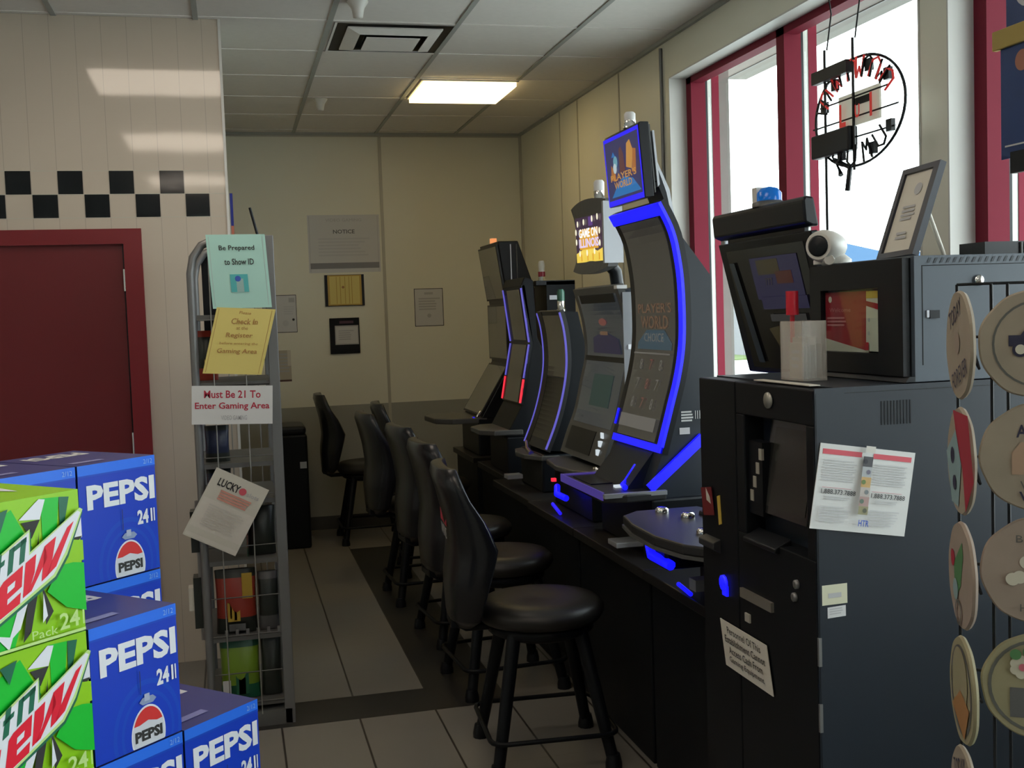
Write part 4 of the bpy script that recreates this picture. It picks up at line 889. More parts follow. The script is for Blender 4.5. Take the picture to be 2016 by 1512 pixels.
# slip holder
RH = root('slip_holder', (1.268, 2.335, KZ), 'clear plastic cup stuffed with paper slips on the cash machine', 'holder')
f = MB()
hx, hy = 0.030, 0.052
for a, b in (((-hx, -hy, 0), (hx, hy, 0.004)), ((-hx, -hy, 0), (-hx+0.003, hy, 0.135)), ((hx-0.003, -hy, 0), (hx, hy, 0.135)), ((-hx, -hy, 0), (hx, -hy+0.003, 0.135)), ((-hx, hy-0.003, 0), (hx, hy, 0.135))):
    f.box([1.268+a[0], 2.335+a[1], KZ+0.001+a[2]], [1.268+b[0], 2.335+b[1], KZ+0.001+b[2]], M_CLEAR)
mk('cup', f, RH)
for k in range(7):
    f = MB(); x = 1.268-hx+0.007+k*0.0072; w = 0.03+0.012*random.random(); yc = 2.335+random.uniform(-0.012, 0.012); h = random.uniform(0.075, 0.105)
    f.box((x, yc-w, KZ+0.006), (x+0.0012, yc+w, KZ+h), M_CREAMP if k % 2 else mat('slip_tan', (0.42, 0.37, 0.31), 0.6))
    P = Panel(f, (x-0.0004, yc+w, KZ+h), (x-0.0004, yc-w, KZ+h), (x-0.0004, yc+w, KZ+0.006)); P.lines(0.2, 0.8, 0.2, 0.8, 3, M_INKG)
    tag(mk('paper_slip', f), 'folded paper slip standing in the clear plastic cup', 'slip', 'paper slips in the cup')
f = MB(); f.tube([(1.262, 2.375, KZ+0.02), (1.262, 2.372, KZ+0.175)], 0.0055, mat('marker_red', (0.55, 0.01, 0.03), 0.35), 10); f.tube([(1.262, 2.372, KZ+0.15), (1.262, 2.372, KZ+0.205)], 0.0145, MATS['marker_red'], 10); fin('marker_pen', f, 'red marker pen standing in the clear plastic cup', 'pen')
m, P = paper('', (1.20, 2.40, KZ+0.003), (1.20, 2.14, KZ+0.003), (1.175, 2.40, KZ+0.003), '', '', M_CREAMP); fin('receipt', m, 'curled paper strip lying on the front edge of the cash machine top', 'receipt')

# ================================================================== NEON SIGN IN WINDOW
XN = 2.15
RN = root('neon_sign', (XN, 3.55, 1.95), 'round black-framed neon sign hanging in the window', 'neon sign')
cY, cZ, rr = 3.545, 2.245, 0.185
sy = 1.55
def np_(a, r=1.0, dx=0.0): return (XN+dx, cY+math.cos(a)*rr*sy*r, cZ+math.sin(a)*rr*r)
f = MB(); f.tube([np_(2*PI*k/48) for k in range(48)], 0.005, M_BLK, 6, closed=True)
for zz, a, b in ((2.30, 3.35, 3.80), (2.23, 3.3, 3.85), (2.16, 3.32, 3.84)): f.tube([(XN, a, zz), (XN, b, zz)], 0.0035, M_BLK, 5)
for yy_, z0_, z1_ in ((3.745, 1.80, 2.50), (3.555, 2.045, 2.50)): f.tube([(XN-0.01, yy_, z0_), (XN-0.01, yy_, z1_)], 0.005, M_BLK, 6)
mk('frame', f, RN)
f = MB(); f.box((XN-0.03, 3.56, 2.115), (XN+0.01, 3.82, 2.20), M_BLK); mk('transformer', f, RN, 0.006)
f = MB(); f.box((XN-0.03, 3.57, 2.385), (XN, 3.81, 2.43), M_DGREY); mk('tube_housing', f, RN, 0.003)
f = MB(); f.box((XN, 3.41, 2.20), (XN+0.008, 3.67, 2.315), mat('panel_cream', (0.75, 0.75, 0.65), 0.5, emis=(0.5, 0.5, 0.4), es=0.25)); P = Panel(f, (XN-0.001, 3.67, 2.315), (XN-0.001, 3.41, 2.315), (XN-0.001, 3.67, 2.20)); P.rect(0.4, 0.2, 0.8, 0.42, M_BLK); mk('sign_panel', f, RN)  # panel's faint emission stands in for daylight shining through from behind
rdm = mat('neon_red', (0.55, 0.03, 0.03), 0.3, emis=(0.9, 0.06, 0.05), es=0.25)
for t_, x_, y_, h_, w_ in (('L', 0.18, 0.62, 0.7, 0.16), ('U', 0.55, 0.62, 0.4, 0.12), ('I', 0.88, 0.55, 0.7, 0.06)):
    f = MB(); P = Panel(f, (XN-0.012, 3.67, 2.315), (XN-0.012, 3.41, 2.315), (XN-0.012, 3.67, 2.20)); P.text(t_, x_, y_, h_, rdm, w_, 0.03); mk('letter_tube', f, RN)
f = MB(); rn = random.Random(3)
for k in range(15):
    a = math.radians(20+k*13.0) if k < 11 else math.radians(205+(k-10)*24)
    ca = V(np_(a, 0.80, -0.01)); ux = V((0, -math.sin(a), math.cos(a)/sy)).normalized()*0.026; uy = V((0, math.cos(a), math.sin(a))).normalized()*0.036
    pts = [ca-ux-uy, ca-ux+uy*0.6, ca+uy, ca+ux+uy*0.6, ca+ux-uy] if k % 3 else [ca-ux+uy, ca-ux*0.6-uy, ca, ca+ux*0.6-uy, ca+ux+uy]
    f.tube(pts, 0.0045, rdm if k in (1, 3, 5, 6, 8, 10) else M_BLK, 5)
    mk('rim_letter', f, RN); f = MB()
for a in (0.35, 0.9, 1.9, 2.5, 3.7, 4.3, 5.2): 
    p = V(np_(a, 0.82, 0.0)); f = MB(); f.box(p-V((0.008, 0.016, 0.020)), p+V((0.008, 0.016, 0.020)), M_BLK); mk('tube_clip', f, RN)
f = MB()
f.tube([(XN, 3.66, 2.04), (XN, 3.70, 2.10), (XN, 3.60, 2.06), (XN, 3.62, 1.98)], 0.01, M_BLK, 5)
mk('cable', f, RN)
for yy_ in (3.745, 3.555):
    f = MB(); f.tube([(XN, yy_, 2.50), (XN+0.02, yy_, 2.63), (XN, yy_, 2.76), (XN+0.03, yy_, 2.985)], 0.003, M_BLK, 5); mk('chain', f, RN)
f = MB(); f.tube([(XN, 3.745, 1.80), (XN+0.02, 3.75, 1.60), (XN+0.05, 3.74, 0.9)], 0.003, M_BLK, 5)
mk('power_cord', f, RN)
# hanging poster at right edge
RP = root('window_poster', (2.17, 2.72, 1.93), 'dark blue poster in a clip hanging in the window at the right edge', 'poster')
f = MB(); f.box((2.165, 2.40, 1.975), (2.169, 2.815, 2.30), M_POSTER); P = Panel(f, (2.1645, 2.815, 2.30), (2.1645, 2.40, 2.30), (2.1645, 2.815, 1.99))
P.circle(0.22, 0.2, 0.07, mat('poster_orange', (0.4, 0.16, 0.10))); P.circle(0.36, 0.22, 0.08, M_CREAMP); P.circle(0.36, 0.22, 0.04, mat('poster_tan', (0.35, 0.2, 0.12))); P.text('TU', 0.35, 0.6, 0.07, M_WHITE); P.lines(0.3, 0.6, 0.66, 0.74, 2, M_GREYP); P.lines(0.05, 0.6, 0.93, 0.96, 1, M_GREYP); mk('sheet', f, RP)
f = MB(); f.box((2.155, 2.38, 2.285), (2.172, 2.84, 2.34), mat('mustard_rail', (0.42, 0.30, 0.07), 0.5)); mk('rail', f, RP, 0.003)
f = MB(); f.box((2.155, 2.38, 1.93), (2.172, 2.765, 1.99), M_BLK); mk('foot_rail', f, RP)
f = MB(); f.box((2.165, 2.40, 2.342), (2.17, 2.79, 2.60), M_POSTER); P = Panel(f, (2.1645, 2.79, 2.60), (2.1645, 2.40, 2.60), (2.1645, 2.79, 2.342)); P.circle(0.25, 0.62, 0.16, M_GREYP); P.circle(0.25, 0.62, 0.10, M_POSTER); mk('sheet', f, RP)
f = MB(); f.tube([(2.168, 2.5, 2.6), (2.168, 2.5, 2.985)], 0.002, M_BLK, 5); mk('cord', f, RP)

# ================================================================== OUTSIDE
mb = MB(); mb.box((2.54, -30, -0.2), (60, 80, -0.1), M_CONC); o = struct('ground', mb)
mb = MB(); mb.box((14.0, 33, -0.1), (17.0, 37, -0.06), M_GRASS); tag(mk('grass_strip', mb, kind='stuff'), 'strip of green grass beyond the window', 'grass')
mb = MB(); mb.box((2.545, -2, 3.02), (3.25, 6.66, 3.12), M_EXTW)
for x in (2.75, 2.95, 3.1): mb.box((x-0.004, -2, 3.014), (x+0.004, 6.66, 3.02), M_GREY)
struct('trim_3', mb)
RB = root('canopy_building', (23, 33, -0.1), 'low pale building with a blue roof edge far outside', 'building')
f = MB(); f.box((17.3, 30.5, -0.1), (30, 38, 2.7), M_BLDG); mk('wall', f, RB)
f = MB(); f.prism_y([(16.6, 3.45), (17.6, 3.35), (19.0, 3.05), (19.0, 2.6), (16.6, 2.7)], 29.8, 38.5, M_CANB); f.box((19, 29.8, 2.6), (30, 38.5, 3.05), M_CANB); mk('roof', f, RB)
f = MB(); f.box((17.4, 30.45, 1.2), (18.0, 30.5, 2.2), M_CANB); mk('window', f, RB)
RB = root('far_building', (14, 44, -0.1), 'hazy brick building beyond the grass strip', 'building')
f = MB(); f.box((11, 43, -0.1), (21, 48, 3.6), mat('far_brick', (0.26, 0.19, 0.16), 0.9)); mk('wall', f, RB)
f = MB()
for x in (12.5, 14.5, 16.5, 18.5): f.box((x, 42.97, 0.8), (x+0.8, 43.0, 2.4), M_GREY)
mk('windows', f, RB)

# ================================================================== WIRE MERCHANDISE RACK
A = V((0.165, 4.455, 0)); B = V((-0.138, 4.455, 0)); e = (B-A).normalized(); dpt = V((-e.y, e.x, 0)); 
if dpt.y < 0: dpt = -dpt
Wd = (B-A).length
RR = root('merchandise_rack', tuple((A+B)/2), 'tall grey wire merchandise rack holding the taped paper signs', 'rack')
def rp(a, b, z): return A + e*a + dpt*b + V((0, 0, z))
def obox(f, a0, a1, b0, b1, z0, z1, m):
    M = Matrix.Translation(A) @ Matrix(((e.x, dpt.x, 0, 0), (e.y, dpt.y, 0, 0), (0, 0, 1, 0), (0, 0, 0, 1)))
    f.box((a0, b0, z0), (a1, b1, z1), m, M)
DP = 0.50
for (a, b) in ((0.0, 0.0), (0.0, DP)):
    f = MB(); obox(f, a-0.012, a+0.028, b, b+0.028, 0, 1.92, M_STEEL); mk('post', f, RR, 0.003)
for b in (0.0, DP):
    f = MB(); f.tube([rp(Wd, b+0.012, 0), rp(Wd, b+0.012, 1.78), rp(Wd-0.012, b+0.012, 1.84), rp(Wd-0.045, b+0.012, 1.885), rp(Wd-0.09, b+0.012, 1.905), rp(0.02, b+0.012, 1.908)], 0.016, M_STEEL, 10); mk('side_tube', f, RR)
sh = mat('shelf_grey', (0.10, 0.10, 0.095), 0.5)
f = MB()
for a in (0.115, 0.235): f.tube([rp(a, 0.0, 0.05), rp(a, 0.0, 1.90)], 0.0028, M_WIRE, 6)
for a in (0.06, 0.18): f.tube([rp(a, DP, 0.05), rp(a, DP, 1.90)], 0.0028, M_WIRE, 6)
for z in (0.10, 0.22, 0.37, 0.52, 0.72, 0.92, 1.07, 1.35, 1.6): f.tube([rp(0.03, 0.005, z), rp(Wd-0.016, 0.005, z)], 0.0025, sh, 6)
mk('wire_panel', f, RR)
sh = mat('shelf_grey', (0.10, 0.10, 0.095), 0.5)
shz = [0.10, 0.365, 0.665, 0.90, 1.045, 1.36, 1.62]
for z in shz:
    f = MB(); obox(f, 0.02, Wd, 0.01, DP, z-0.018, z, sh); mk('shelf', f, RR)
f = MB(); obox(f, 0.0, Wd+0.01, 0.0, DP, 0.0, 0.06, sh); mk('base', f, RR)
for k in range(6):
    f = MB(); obox(f, 0.03+0.04*k, 0.042+0.04*k, 0.012, 0.02, 0.366, 0.39, M_STEEL); mk('shelf_clip', f, RR)
f = MB(); f.tube([rp(0.04, 0.05, 1.90), rp(0.07, 0.05, 2.03)], 0.006, M_BLK, 6); mk('sign_stick', f, RR)
f = MB(); obox(f, 0.12, Wd-0.03, DP+0.03, DP+0.04, 1.45, 1.88, M_BLK2); mk('back_card', f, RR)
def bag(a0, a1, b0, b1, z0, z1, cols, label, cat='snack bag', group='snack bags on the wire rack'):
    f = MB(); n = 6; nz = 8; vs = []
    for i in range(nz+1):
        t = i/nz; z = z0+(z1-z0)*t; th = (b1-b0)/2*(0.12+0.88*math.sin(PI*min(max(t, 0.03), 0.97))**0.6); bc = (b0+b1)/2
        w = 1-0.05*math.sin(PI*t)
        for k in range(12):
            q = 2*PI*k/12; vs.append(rp((a0+a1)/2+(a1-a0)/2*w*math.copysign(abs(math.cos(q))**0.6, math.cos(q)), bc+th*math.sin(q), z))
    fs = []; 
    base = len(f.v)
    for i in range(nz):
        row = [(i*12+k, i*12+(k+1) % 12, (i+1)*12+(k+1) % 12, (i+1)*12+k) for k in range(12)]
        f.add([], [], cols[0]); fs.append((row, cols[0] if 1 < i < nz-1 else cols[1]))
    f.v = [V(p) for p in vs]
    for row, m in fs:
        for q in row: f.f.append(list(q)); f.m.append(f.mi(m)); f.sm.append(True)
    f.add([vs[k] for k in range(12)], [tuple(range(11, -1, -1))], cols[1]); f.add([vs[nz*12+k] for k in range(12)], [tuple(range(12))], cols[1])
    for (x0, zz0, x1, zz1, m) in cols[2:]:
        yb_ = b0-0.001
        f.add([rp(a0+(a1-a0)*x0, yb_+0.004, z0+(z1-z0)*zz0), rp(a0+(a1-a0)*x1, yb_+0.004, z0+(z1-z0)*zz0), rp(a0+(a1-a0)*x1, yb_+0.004, z0+(z1-z0)*zz1), rp(a0+(a1-a0)*x0, yb_+0.004, z0+(z1-z0)*zz1)], [(3, 2, 1, 0)], m)
    return tag(mk('snack_bag', f), label, cat, group)
br_ = mat('bag_red', (0.30, 0.035, 0.02), 0.35); bk_ = mat('bag_dark', (0.02, 0.025, 0.02), 0.4); by_ = mat('bag_yellow', (0.42, 0.27, 0.03), 0.35); bg_ = mat('bag_lime', (0.17, 0.28, 0.02), 0.35); bd_ = mat('bag_deep_green', (0.01, 0.10, 0.05), 0.35); bn_ = mat('bag_navy', (0.012, 0.018, 0.05), 0.35); bgr = mat('bag_grey', (0.10, 0.10, 0.10), 0.4)
bag(0.115, Wd-0.03, 0.03, 0.11, 0.368, 0.62, [br_, bk_, (0.1, 0.55, 0.35, 0.95, by_), (0.42, 0.20, 0.72, 0.50, by_), (0.5, 0.22, 0.56, 0.46, br_), (0.62, 0.25, 0.66, 0.5, br_), (0.3, 0.05, 0.7, 0.16, bgr)], 'large red and yellow snack bag on the rack, above the green one')
bag(0.115, Wd-0.035, 0.03, 0.11, 0.103, 0.34, [bg_, bd_, (0.3, 0.10, 0.62, 0.45, bd_), (0.38, 0.10, 0.55, 0.38, by_), (0.75, 0.1, 0.95, 0.35, M_GREYP)], 'lime green snack bag on the bottom shelf of the rack')
bag(0.14, Wd-0.16, 0.03, 0.09, 0.668, 0.82, [br_, bd_], 'small red snack bag half hidden behind the tilted cream letter')
bag(0.19, Wd-0.02, 0.03, 0.10, 0.903, 1.02, [bn_, bk_], 'navy snack bag just under the white age notice')
bag(0.19, Wd-0.02, 0.04, 0.10, 1.048, 1.19, [bn_, bk_], 'navy snack bag behind the white age notice')
bag(0.03, 0.11, 0.04, 0.12, 0.368, 0.60, [bk_, bgr], 'narrow black snack bag right of the large red one')
bag(0.03, 0.11, 0.04, 0.12, 0.103, 0.33, [bk_, bk_], 'narrow black snack bag right of the lime green one')
bag(0.22, Wd+0.0, 0.12, 0.22, 1.363, 1.56, [bk_, br_, (0.4, 0.3, 0.6, 0.5, by_)], 'black and maroon snack bag on the upper shelf behind the yellow sign')
bag(0.03, 0.14, 0.04, 0.14, 0.668, 0.86, [bk_, bk_], 'black snack bag beside the small red one')
f = MB()
for (z0, z1) in ((0.40, 0.60), (0.70, 0.86)): obox(f, Wd+0.02, Wd+0.05, 0.05, 0.13, z0, z1, bk_)
obox(f, Wd+0.02, Wd+0.07, 0.06, 0.12, 0.47, 0.56, M_CREAMP); obox(f, Wd+0.017, Wd+0.03, 0.06, 0.08, 0.35, 0.9, M_WIRE)
mk('side_hook_goods', f, RR)

# signs attached to the rack front
nrm = e.cross(V((0, 0, 1))); nrm = nrm if nrm.y < 0 else -nrm
def rs(TL, TR, BL, dist):   # corners measured on a plane parallel to X at y; shift sheet planes in front of the rack
    return [V(TL), V(TR), V(BL)]
# project to plane of rack front (offset d) preserving line of sight direction at build time was measured at y=4.42; sheets follow the rack's slant
def onrack(x, z, d):
    # ray from eye level point (0,0,1.58) through (x,4.42,z) met with the rack's front plane offset by d
    C0 = V((0, 0, 1.58)); D = V((x, 4.42, z))-C0; P0 = A + nrm*d; t = (P0-C0).dot(nrm)/D.dot(nrm); return C0+D*t
def rack_sheet(pts, d, base, th=0.0015):
    TL, TR, BR, BL = [onrack(x, z, d) for x, z in pts]
    return paper('', TL, TR, (BL + (TL+(BR-TR)))/2, '', '', base, th)
m, P = rack_sheet([(-0.075, 1.922), (0.144, 1.921), (0.160, 1.643), (-0.062, 1.641)], 0.022, M_MINT)
P.rect(0.04, 0.03, 0.046, 0.97, M_INKG); P.rect(0.945, 0.03, 0.951, 0.97, M_INKG)
P.text('Be Prepared', 0.50, 0.19, 0.085, M_INK, 0.60, 0.015); P.text('to Show ID', 0.52, 0.37, 0.085, M_INK, 0.50, 0.015)
P.rect(0.34, 0.54, 0.64, 0.78, M_TEAL); P.rect(0.44, 0.60, 0.56, 0.78, mat('id_photo', (0.3, 0.45, 0.42))); P.circle(0.47, 0.6, 0.05, M_INKBL)
fin('rack_sign', m, 'mint green sign about showing ID at the top of the rack', 'sign')
m, P = rack_sheet([(-0.046, 1.648), (0.172, 1.633), (0.105, 1.365), (-0.109, 1.419)], 0.030, M_YEL)
P.rect(0.04, 0.02, 0.047, 0.98, M_INKB); P.rect(0.94, 0.02, 0.947, 0.98, M_INKB)
P.text('Please', 0.5, 0.07, 0.045, M_INKB, 0.2, 0, -0.05); P.text('Check In', 0.52, 0.20, 0.09, M_INKB, 0.45, 0.01); P.text('at the', 0.5, 0.30, 0.05, M_INKB, 0.2); P.text('Register', 0.48, 0.42, 0.09, M_INKB, 0.45, 0.01); P.text('before entering the', 0.5, 0.54, 0.05, M_INKB, 0.65); P.text('Gaming Area', 0.5, 0.66, 0.09, M_INKB, 0.68, 0.01)
fin('rack_sign', m, 'tilted yellow check-in sign hanging under the mint green one', 'sign')
m, P = rack_sheet([(-0.153, 1.354), (0.147, 1.341), (0.141, 1.194), (-0.161, 1.207)], 0.040, M_WHITE)
P.text('Must Be 21 To', 0.5, 0.22, 0.20, M_INKR, 0.70, 0.018); P.text('Enter Gaming Area', 0.5, 0.54, 0.22, M_INKR, 0.92, 0.018); P.text('VIDEO GAMING', 0.52, 0.83, 0.12, M_INKG, 0.32, 0.01)
fin('rack_sign', m, 'white age 21 sign with red lettering across the middle of the rack', 'sign')
m, P = rack_sheet([(-0.076, 1.039), (0.115, 0.937), (-0.03, 0.689), (-0.209, 0.794)], 0.030, M_CREAMP)
P.rect(0.03, 0.42, 1.0, 0.98, mat('letter_lower', (0.66, 0.62, 0.55))); P.rect(0.0, 0.84, 1.0, 0.93, M_CREAMP)
P.text('LUCKY', 0.34, 0.16, 0.11, M_INK, 0.40, 0.03); P.circle(0.60, 0.165, 0.065, M_INKR2); P.text('slots', 0.80, 0.17, 0.06, M_INKG, 0.22); P.lines(0.25, 0.88, 0.25, 0.40, 4, mat('salmon_ink', (0.62, 0.28, 0.22)), 0.7, 0.2); P.lines(0.18, 0.85, 0.48, 0.80, 9, mat('faint_ink', (0.55, 0.52, 0.47)), 0.5, 0.2)
fin('rack_sign', m, 'sharply tilted cream letter taped low on the rack', 'letter')

# ================================================================== POP CARTONS
U = V((math.sin(math.radians(45)), math.cos(math.radians(45)), 0)); Vv = V((-U.y, U.x, 0)); 
BW, BD, BH = 0.198, 0.262, 0.244
def carton(corner, kind, label):
    """corner: bottom, front-right corner on the floor plane (world); front face runs along -U from it, depth along Vv"""
    c = V(corner); m = MB(); g = 0.0015
    FR = c - U*g; FL = c - U*(BW-g); BR = FR + Vv*(BD-g); BL = FL + Vv*(BD-g); h = V((0, 0, BH-g))
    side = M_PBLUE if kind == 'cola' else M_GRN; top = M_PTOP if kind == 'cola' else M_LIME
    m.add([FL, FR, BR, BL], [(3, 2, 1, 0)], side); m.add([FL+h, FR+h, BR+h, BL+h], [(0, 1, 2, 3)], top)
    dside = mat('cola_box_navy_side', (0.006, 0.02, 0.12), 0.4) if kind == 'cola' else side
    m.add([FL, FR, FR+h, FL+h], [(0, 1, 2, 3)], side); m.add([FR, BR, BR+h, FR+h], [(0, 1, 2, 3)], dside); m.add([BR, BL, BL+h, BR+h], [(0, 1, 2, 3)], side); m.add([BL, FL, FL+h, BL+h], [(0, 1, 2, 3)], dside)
    P = Panel(m, FL+h, FR+h, FL); P.k = 0
    T = Panel(m, BL+h, BR+h, FL+h); T.k = 0
    if kind == 'cola':
        P.rect(0, 0.0, 1, 0.085, M_PBLU2); P.rect(0, 0.085, 1, 0.10, M_PBLU3)
        P.text('2/12', 0.90, 0.045, 0.04, mat('pale_blue_ink', (0.25, 0.45, 0.85)), 0.12)
        P.text('PEPSI', 0.535, 0.275, 0.21, M_PWH, 0.88, 0.04, off=0.0012)
        P.text('24', 0.80, 0.52, 0.125, M_PWH, 0.15, 0.04, off=0.0012); P.rect(0.90, 0.46, 0.925, 0.575, M_PWH); P.rect(0.94, 0.46, 0.955, 0.575, M_PWH)
        cc = lambda cx, cy, r, ry, m_, off: P.poly([(min(0.99, max(0.01, cx+r*math.cos(2*PI*i/40))), min(0.996, cy+ry*math.sin(2*PI*i/40))) for i in range(40)], m_, off)
        cc(0.60, 0.90, 0.40, 0.40, M_PBLU3, 0.0003); cc(0.60, 0.90, 0.36, 0.36, M_PBLUE, 0.0005); cc(0.60, 0.90, 0.31, 0.31, M_PBLU3, 0.0006); cc(0.60, 0.90, 0.28, 0.28, M_PBLUE, 0.0007)
        cc(0.60, 0.92, 0.20, 0.225, M_PWH, 0.0009)
        cc(0.60, 0.92, 0.188, 0.21, mat('cola_can_white', (0.6, 0.62, 0.68), 0.4), 0.0011)
        m_ = [(0.60+0.185*math.cos(a), 0.92-0.21*math.sin(a)) for a in [PI*(0.14+0.72*i/14) for i in range(15)]] + [(0.50, 0.83), (0.60, 0.81), (0.70, 0.835)]
        P.poly(m_, M_PRED, off=0.0014)
        P.text('PEPSI', 0.60, 0.915, 0.085, M_INK, 0.32, 0.05, off=0.0017)
        P.poly([(0.50, 0.66), (0.54, 0.63), (0.66, 0.63), (0.70, 0.66), (0.66, 0.685), (0.54, 0.685)], mat('can_lid', (0.25, 0.32, 0.5), 0.3)); P.rect(0.56, 0.605, 0.62, 0.66, mat('can_tab', (0.4, 0.45, 0.6), 0.3))
        P.rect(0.515, 0.42, 0.522, 0.60, M_INK)
        T.text('PEPSI', 0.5, 0.25, 0.22, M_GREYP, 0.7, 0.04, PI); T.rect(0.1, 0.78, 0.5, 0.86, mat('cola_top_ink', (0.2, 0.2, 0.42)))
        L = Panel(m, BL+h, FL+h, BL); L.k = 0; L.rect(0.55, 0.03, 0.8, 0.22, mat('side_grey', (0.12, 0.14, 0.2)))
    else:
        P.rect(0, 0, 1, 0.999, M_LIME)
        G, D_, K, Wt = M_GRN, M_DGRN, M_INK, M_PWH
        P.poly([(0.0, 0.20), (0.34, 0.06), (0.52, 0.34), (0.18, 0.52)], G); P.poly([(0.62, 0.02), (0.80, 0.03), (0.74, 0.40), (0.62, 0.42)], G); P.poly([(0.80, 0.03), (0.90, 0.04), (0.84, 0.22), (0.79, 0.28)], D_)
        P.poly([(0.40, 0.14), (0.60, 0.02), (0.66, 0.03), (0.60, 0.16)], Wt); P.poly([(0.42, 0.16), (0.60, 0.16), (0.51, 0.28)], K); P.poly([(0.05, 0.12), (0.12, 0.10), (0.10, 0.40), (0.04, 0.46)], K); P.poly([(0.58, 0.24), (0.55, 0.52), (0.50, 0.54)], K)
        P.poly([(0.14, 0.08), (0.30, 0.05), (0.22, 0.20)], D_); P.poly([(0.9, 0.22), (1.0, 0.16), (1.0, 0.34), (0.86, 0.34)], Wt); P.poly([(0.86, 0.33), (1.0, 0.33), (0.93, 0.38)], K)
        P.poly([(0.62, 0.66), (0.78, 0.48), (1.0, 0.52), (1.0, 0.86), (0.80, 0.80)], G); P.poly([(0.78, 0.42), (0.88, 0.34), (1.0, 0.36), (1.0, 0.50), (0.76, 0.50)], M_LIME)
        P.poly([(0.0, 0.80), (0.30, 0.60), (0.44, 0.64), (0.28, 0.98), (0.0, 0.99)], G); P.poly([(0.44, 0.62), (0.54, 0.60), (0.44, 0.90), (0.36, 0.96)], K); P.poly([(0.34, 0.70), (0.46, 0.62), (0.34, 0.86), (0.22, 0.93)], Wt); P.poly([(0.56, 0.60), (0.66, 0.80), (0.58, 0.88)], K); P.poly([(0.57, 0.66), (0.60, 0.82), (0.55, 0.86)], Wt); P.poly([(0.10, 0.86), (0.26, 0.90), (0.22, 0.98)], Wt)
        # logo
        lg = [(0.0, 0.42), (0.47, 0.205), (0.46, 0.36), (0.97, 0.125), (1.0, 0.14), (0.82, 0.43), (0.69, 0.565), (0.0, 0.845)]
        P.poly([(min(1, x+0.012) if x > 0 else x, y+0.02) for x, y in lg], M_DGRN); P.poly(lg, M_DEWL); P.poly([(x*0.975, y+(0.018 if i < 5 else -0.018)) for i, (x, y) in enumerate(lg)], M_PWH)
        def q(pts, mm, off): P.poly(pts, mm, off)
        o1 = P.nxt(); o2 = P.nxt()
        q([(0.0, 0.45), (0.09, 0.405), (0.06, 0.555), (0.0, 0.585)], M_DGRN, o1); q([(0.15, 0.35), (0.20, 0.33), (0.16, 0.515), (0.10, 0.54)], M_DGRN, o1); q([(0.12, 0.415), (0.225, 0.37), (0.215, 0.405), (0.113, 0.45)], M_DGRN, o1)
        q([(0.27, 0.315), (0.32, 0.295), (0.285, 0.46), (0.235, 0.485)], M_DGRN, o1); q([(0.38, 0.27), (0.435, 0.25), (0.40, 0.41), (0.35, 0.43)], M_DGRN, o1); q([(0.30, 0.305), (0.435, 0.25), (0.43, 0.285), (0.295, 0.34)], M_DGRN, o1)
        q([(0.0, 0.625), (0.085, 0.59), (0.035, 0.785), (0.0, 0.80)], M_DEWR, o1)
        q([(0.155, 0.555), (0.20, 0.515), (0.385, 0.435), (0.362, 0.575), (0.225, 0.637), (0.218, 0.672), (0.35, 0.612), (0.335, 0.685), (0.10, 0.775)], M_DEWR, o1); q([(0.232, 0.555), (0.305, 0.523), (0.293, 0.565), (0.223, 0.598)], M_PWH, o2)
        q([(0.41, 0.425), (0.515, 0.38), (0.49, 0.50), (0.42, 0.63), (0.365, 0.655)], M_DEWR, o1); q([(0.47, 0.55), (0.60, 0.34), (0.62, 0.42), (0.45, 0.62), (0.40, 0.64)], M_DEWR, o1)
        q([(0.60, 0.34), (0.715, 0.29), (0.67, 0.43), (0.62, 0.54), (0.55, 0.575)], M_DEWR, o1); q([(0.66, 0.45), (0.83, 0.245), (0.90, 0.21), (0.70, 0.495), (0.60, 0.55)], M_DEWR, o1)
        P.text('24', 0.80, 0.885, 0.115, M_DEWL, 0.20, 0.02); P.rect(0.93, 0.84, 0.945, 0.94, M_DEWL); P.text('Pack', 0.55, 0.925, 0.06, M_DEWL, 0.25); P.lines(0.02, 0.95, 0.965, 0.99, 1, M_DEWL, 0.8, 0)
        T.poly([(0.1, 0.3), (0.4, 0.2), (0.5, 0.7), (0.2, 0.8)], D_); T.poly([(0.5, 0.2), (0.8, 0.3), (0.7, 0.7)], Wt)
    o = mk('pop_carton', m); tag(o, label, 'carton', 'stacked pop cartons'); return o
P0 = V((-0.124, 2.172, 0))       # front-right corner of the middle column, front row
def col(cu, cv, top, levels, kind, labels):
    base = P0 + U*(0.2*cu) + Vv*(0.265*cv)
    for i in range(levels):
        z = top - 0.2455*(i+1)
        jit = random.uniform(-0.0004, 0.0004)
        carton(base + V((0, 0, z)) + U*jit, kind, labels[i])
TOP3, TOP2, TOP1 = 1.3125, 1.067, 0.8215
col(-1.0, 0, TOP3, 5, 'dew', ['lime green pop carton at the top of the front left stack', 'second lime green pop carton down in the front left stack', 'third lime green pop carton down in the front left stack', 'fourth lime green pop carton down in the front left stack', 'lowest lime green pop carton of the front left stack'])
col(0, 0, TOP2, 4, 'cola', ['blue cola carton topping the middle front stack, right of the green ones', 'blue cola carton directly under the top one of the middle front stack', 'third blue carton down in the middle front stack', 'lowest blue carton in the middle front stack'])
col(1.0, 0, TOP1, 3, 'cola', ['lowest-standing top blue cola carton at the bottom, right end of the pile', 'second blue carton down at the right end of the pile', 'bottom blue carton at the right end of the pile'])
col(1.0, 1, TOP3, 5, 'cola', ['highest blue cola carton, at the right of the rear row in front of the door', 'rear row blue carton just below the highest one, mostly hidden', 'third blue carton down at the right of the rear row', 'fourth blue carton down at the right of the rear row', 'bottom blue carton at the right of the rear row'])
